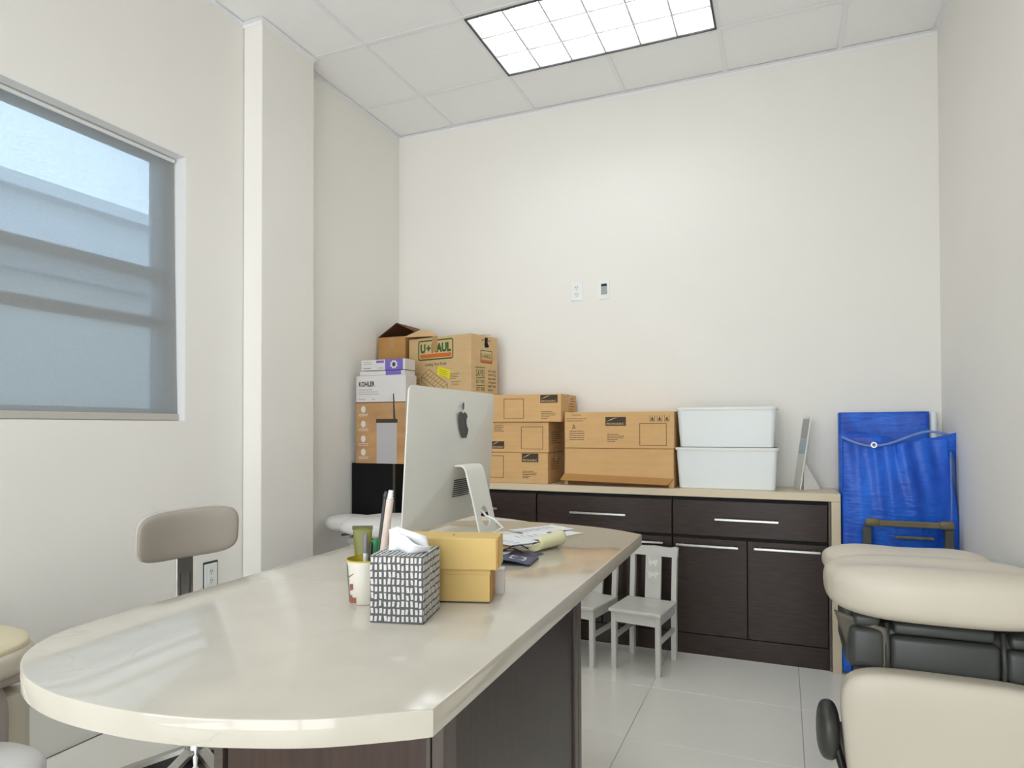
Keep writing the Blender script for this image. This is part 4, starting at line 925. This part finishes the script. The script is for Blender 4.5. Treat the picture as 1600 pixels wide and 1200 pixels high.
# ------------------------------------------------------------------ chair at the near left, behind the desk end
lc = thing('reclining_chair', 'beige and mauve reclining chair with white arm behind the desk end', 'recliner', (-2.115, .99, 0)); lc.scale = (1, 1, .89)
def lcf(q, w):
    w.z += .012*(1-q.x*q.x); return w
MB().squad((-.06, -.02, .662), (.258, .265, .058), 4, 14, lcf).build('seat_cushion', VINYL, lc, smooth=True)
MB().squad((-.06, -.02, .704), (.250, .255, .024), 4, 14, lcf).build('top_pad', YELP, lc, smooth=True)
MB().rbox(-.24, .175, -.22, .19, .595, .64, .015, 3).build('seat_pan', MAUVE, lc, auto=40)
MB().squad((.03, 0, .46), (.16, .16, .17), 4, 12).build('shroud', MAUVE, lc, smooth=True)
MB().tube([(.17, -.08, .56), (.19, -.075, .56)], .02, 12).build('pivot_knob', DGREY, lc, auto=40)
MB().lathe([(0, 0), (.075, 0), (.07, .02), (.052, .05), (.050, .56), (0, .58)], c=(.115, .16, 0), n=24).build('support_column', CREAMP, lc, auto=40)
MB().squad((.29, -.10, .57), (.05, .12, .14), 2.4, 12).build('arm', VINYLW, lc, smooth=True)
MB().squad((.32, -.06, .445), (.16, .16, .055), 2.4, 14).build('foot_bowl', VINYLW, lc, smooth=True)
m = MB()
for k in range(3): m.bar((.10, -.12+.0*k, .455+.02*k), (.22, .04, .47+.02*k), .03, .008)
m.build('linkage', WHITEP, lc)
MB().rbox(-.25, .2, -.2, .22, 0, .06, .02, 3).build('base_plate', MAUVE, lc, auto=40)
MB().rbox(-.12, .10, -.10, .10, .055, .42, .02, 3).build('pedestal', MAUVE, lc, auto=40)

# ------------------------------------------------------------------ two small white chairs
def kid_chair(label, loc, rz):
    t = thing('child_chair', label, 'chair', loc, rz, 'small white wooden chairs'); hw, d = .115, .272; lw = .026     # origin: midpoint of the front legs
    for sx in (-1, 1):
        MB().rbox(sx*hw-lw/2, sx*hw+lw/2, -lw/2, lw/2, 0, .290, .003).build('leg', WPAINT, t)
        v = MB(); v.bar((sx*hw, d, 0), (sx*hw, d, .30), lw, lw+.002, (0, 1, 0)).bar((sx*hw, d, .29), (sx*hw, d+.024, .565), lw, lw, (0, 1, 0)).build('back_leg', WPAINT, t)
        MB().rbox(sx*hw-.009, sx*hw+.009, .01, d-.01, .150, .172, .002).build('stretcher', WPAINT, t)
        MB().rbox(sx*hw-.009, sx*hw+.009, .01, d-.01, .245, .292, .002).build('side_rail', WPAINT, t)
    MB().rbox(-hw+.01, hw-.01, -.009, .009, .240, .292, .002).build('front_rail', WPAINT, t); MB().rbox(-hw+.01, hw-.01, d-.009, d+.009, .245, .292, .002).build('back_rail', WPAINT, t)
    MB().rbox(-hw-.022, hw+.022, -.030, d-.012, .293, .311, .006, 3).build('seat', WPAINT, t)
    ol = [(-hw-.015, .535), (hw+.015, .535), (hw+.017, .583), (hw+.004, .590), (hw-.03, .582), (0, .586), (-hw+.03, .582), (-hw-.004, .590), (-hw-.017, .583)]
    def yb(z): return d + .024*(z-.29)/.275
    m = MB(); n = len(ol); m.add([(x, yb(z)-.012, z) for x, z in ol] + [(x, yb(z)+.012, z) for x, z in ol], [tuple(range(n)), tuple(range(2*n-1, n-1, -1))] + [(i, i+n, (i+1) % n+n, (i+1) % n) for i in range(n)]).build('top_rail', WPAINT, t)
    sp = MB().add([(x, yb(z)+dy, z) for dy in (-.008, .008) for x, z in ((-.043, .30), (.043, .30), (.043, .54), (-.043, .54))], [(0, 1, 2, 3), (7, 6, 5, 4), (0, 4, 5, 1), (1, 5, 6, 2), (2, 6, 7, 3), (3, 7, 4, 0)]).build('splat', WPAINT, t)
    cat_ = [(-.018, .0), (-.010, 0), (-.008, .010), (.006, .010), (.006, 0), (.014, 0), (.016, .012), (.020, .018), (.024, .028), (.016, .036), (.012, .030), (.004, .031), (.0, .026), (-.010, .026), (-.014, .036), (-.020, .046), (-.024, .044), (-.018, .030), (-.020, .016)]
    dog_ = [(-.018, 0), (-.010, 0), (-.007, .010), (.008, .010), (.008, 0), (.016, 0), (.017, .014), (.026, .020), (.029, .026), (.020, .030), (.018, .038), (.011, .032), (.008, .028), (-.014, .027), (-.023, .038), (-.026, .035), (-.021, .022), (-.020, .012)]
    for o_, z in ((cat_, .478), (dog_, .415)):
        MB().plate((0, yb(z+.02)-.0088, z), (1, 0, 0), (0, -.0, 1), [(a*1.25, b*1.15) for a, b in o_], .003).build('animal_cutout', WPAINT2, sp)
    return t
kid_chair('small white wooden child chair standing clear of the desk', (-.692, 3.28, 0), math.radians(-7.7))
kid_chair('small white wooden child chair partly under the desk overhang', (-1.026, 3.285, 0), math.radians(-11))
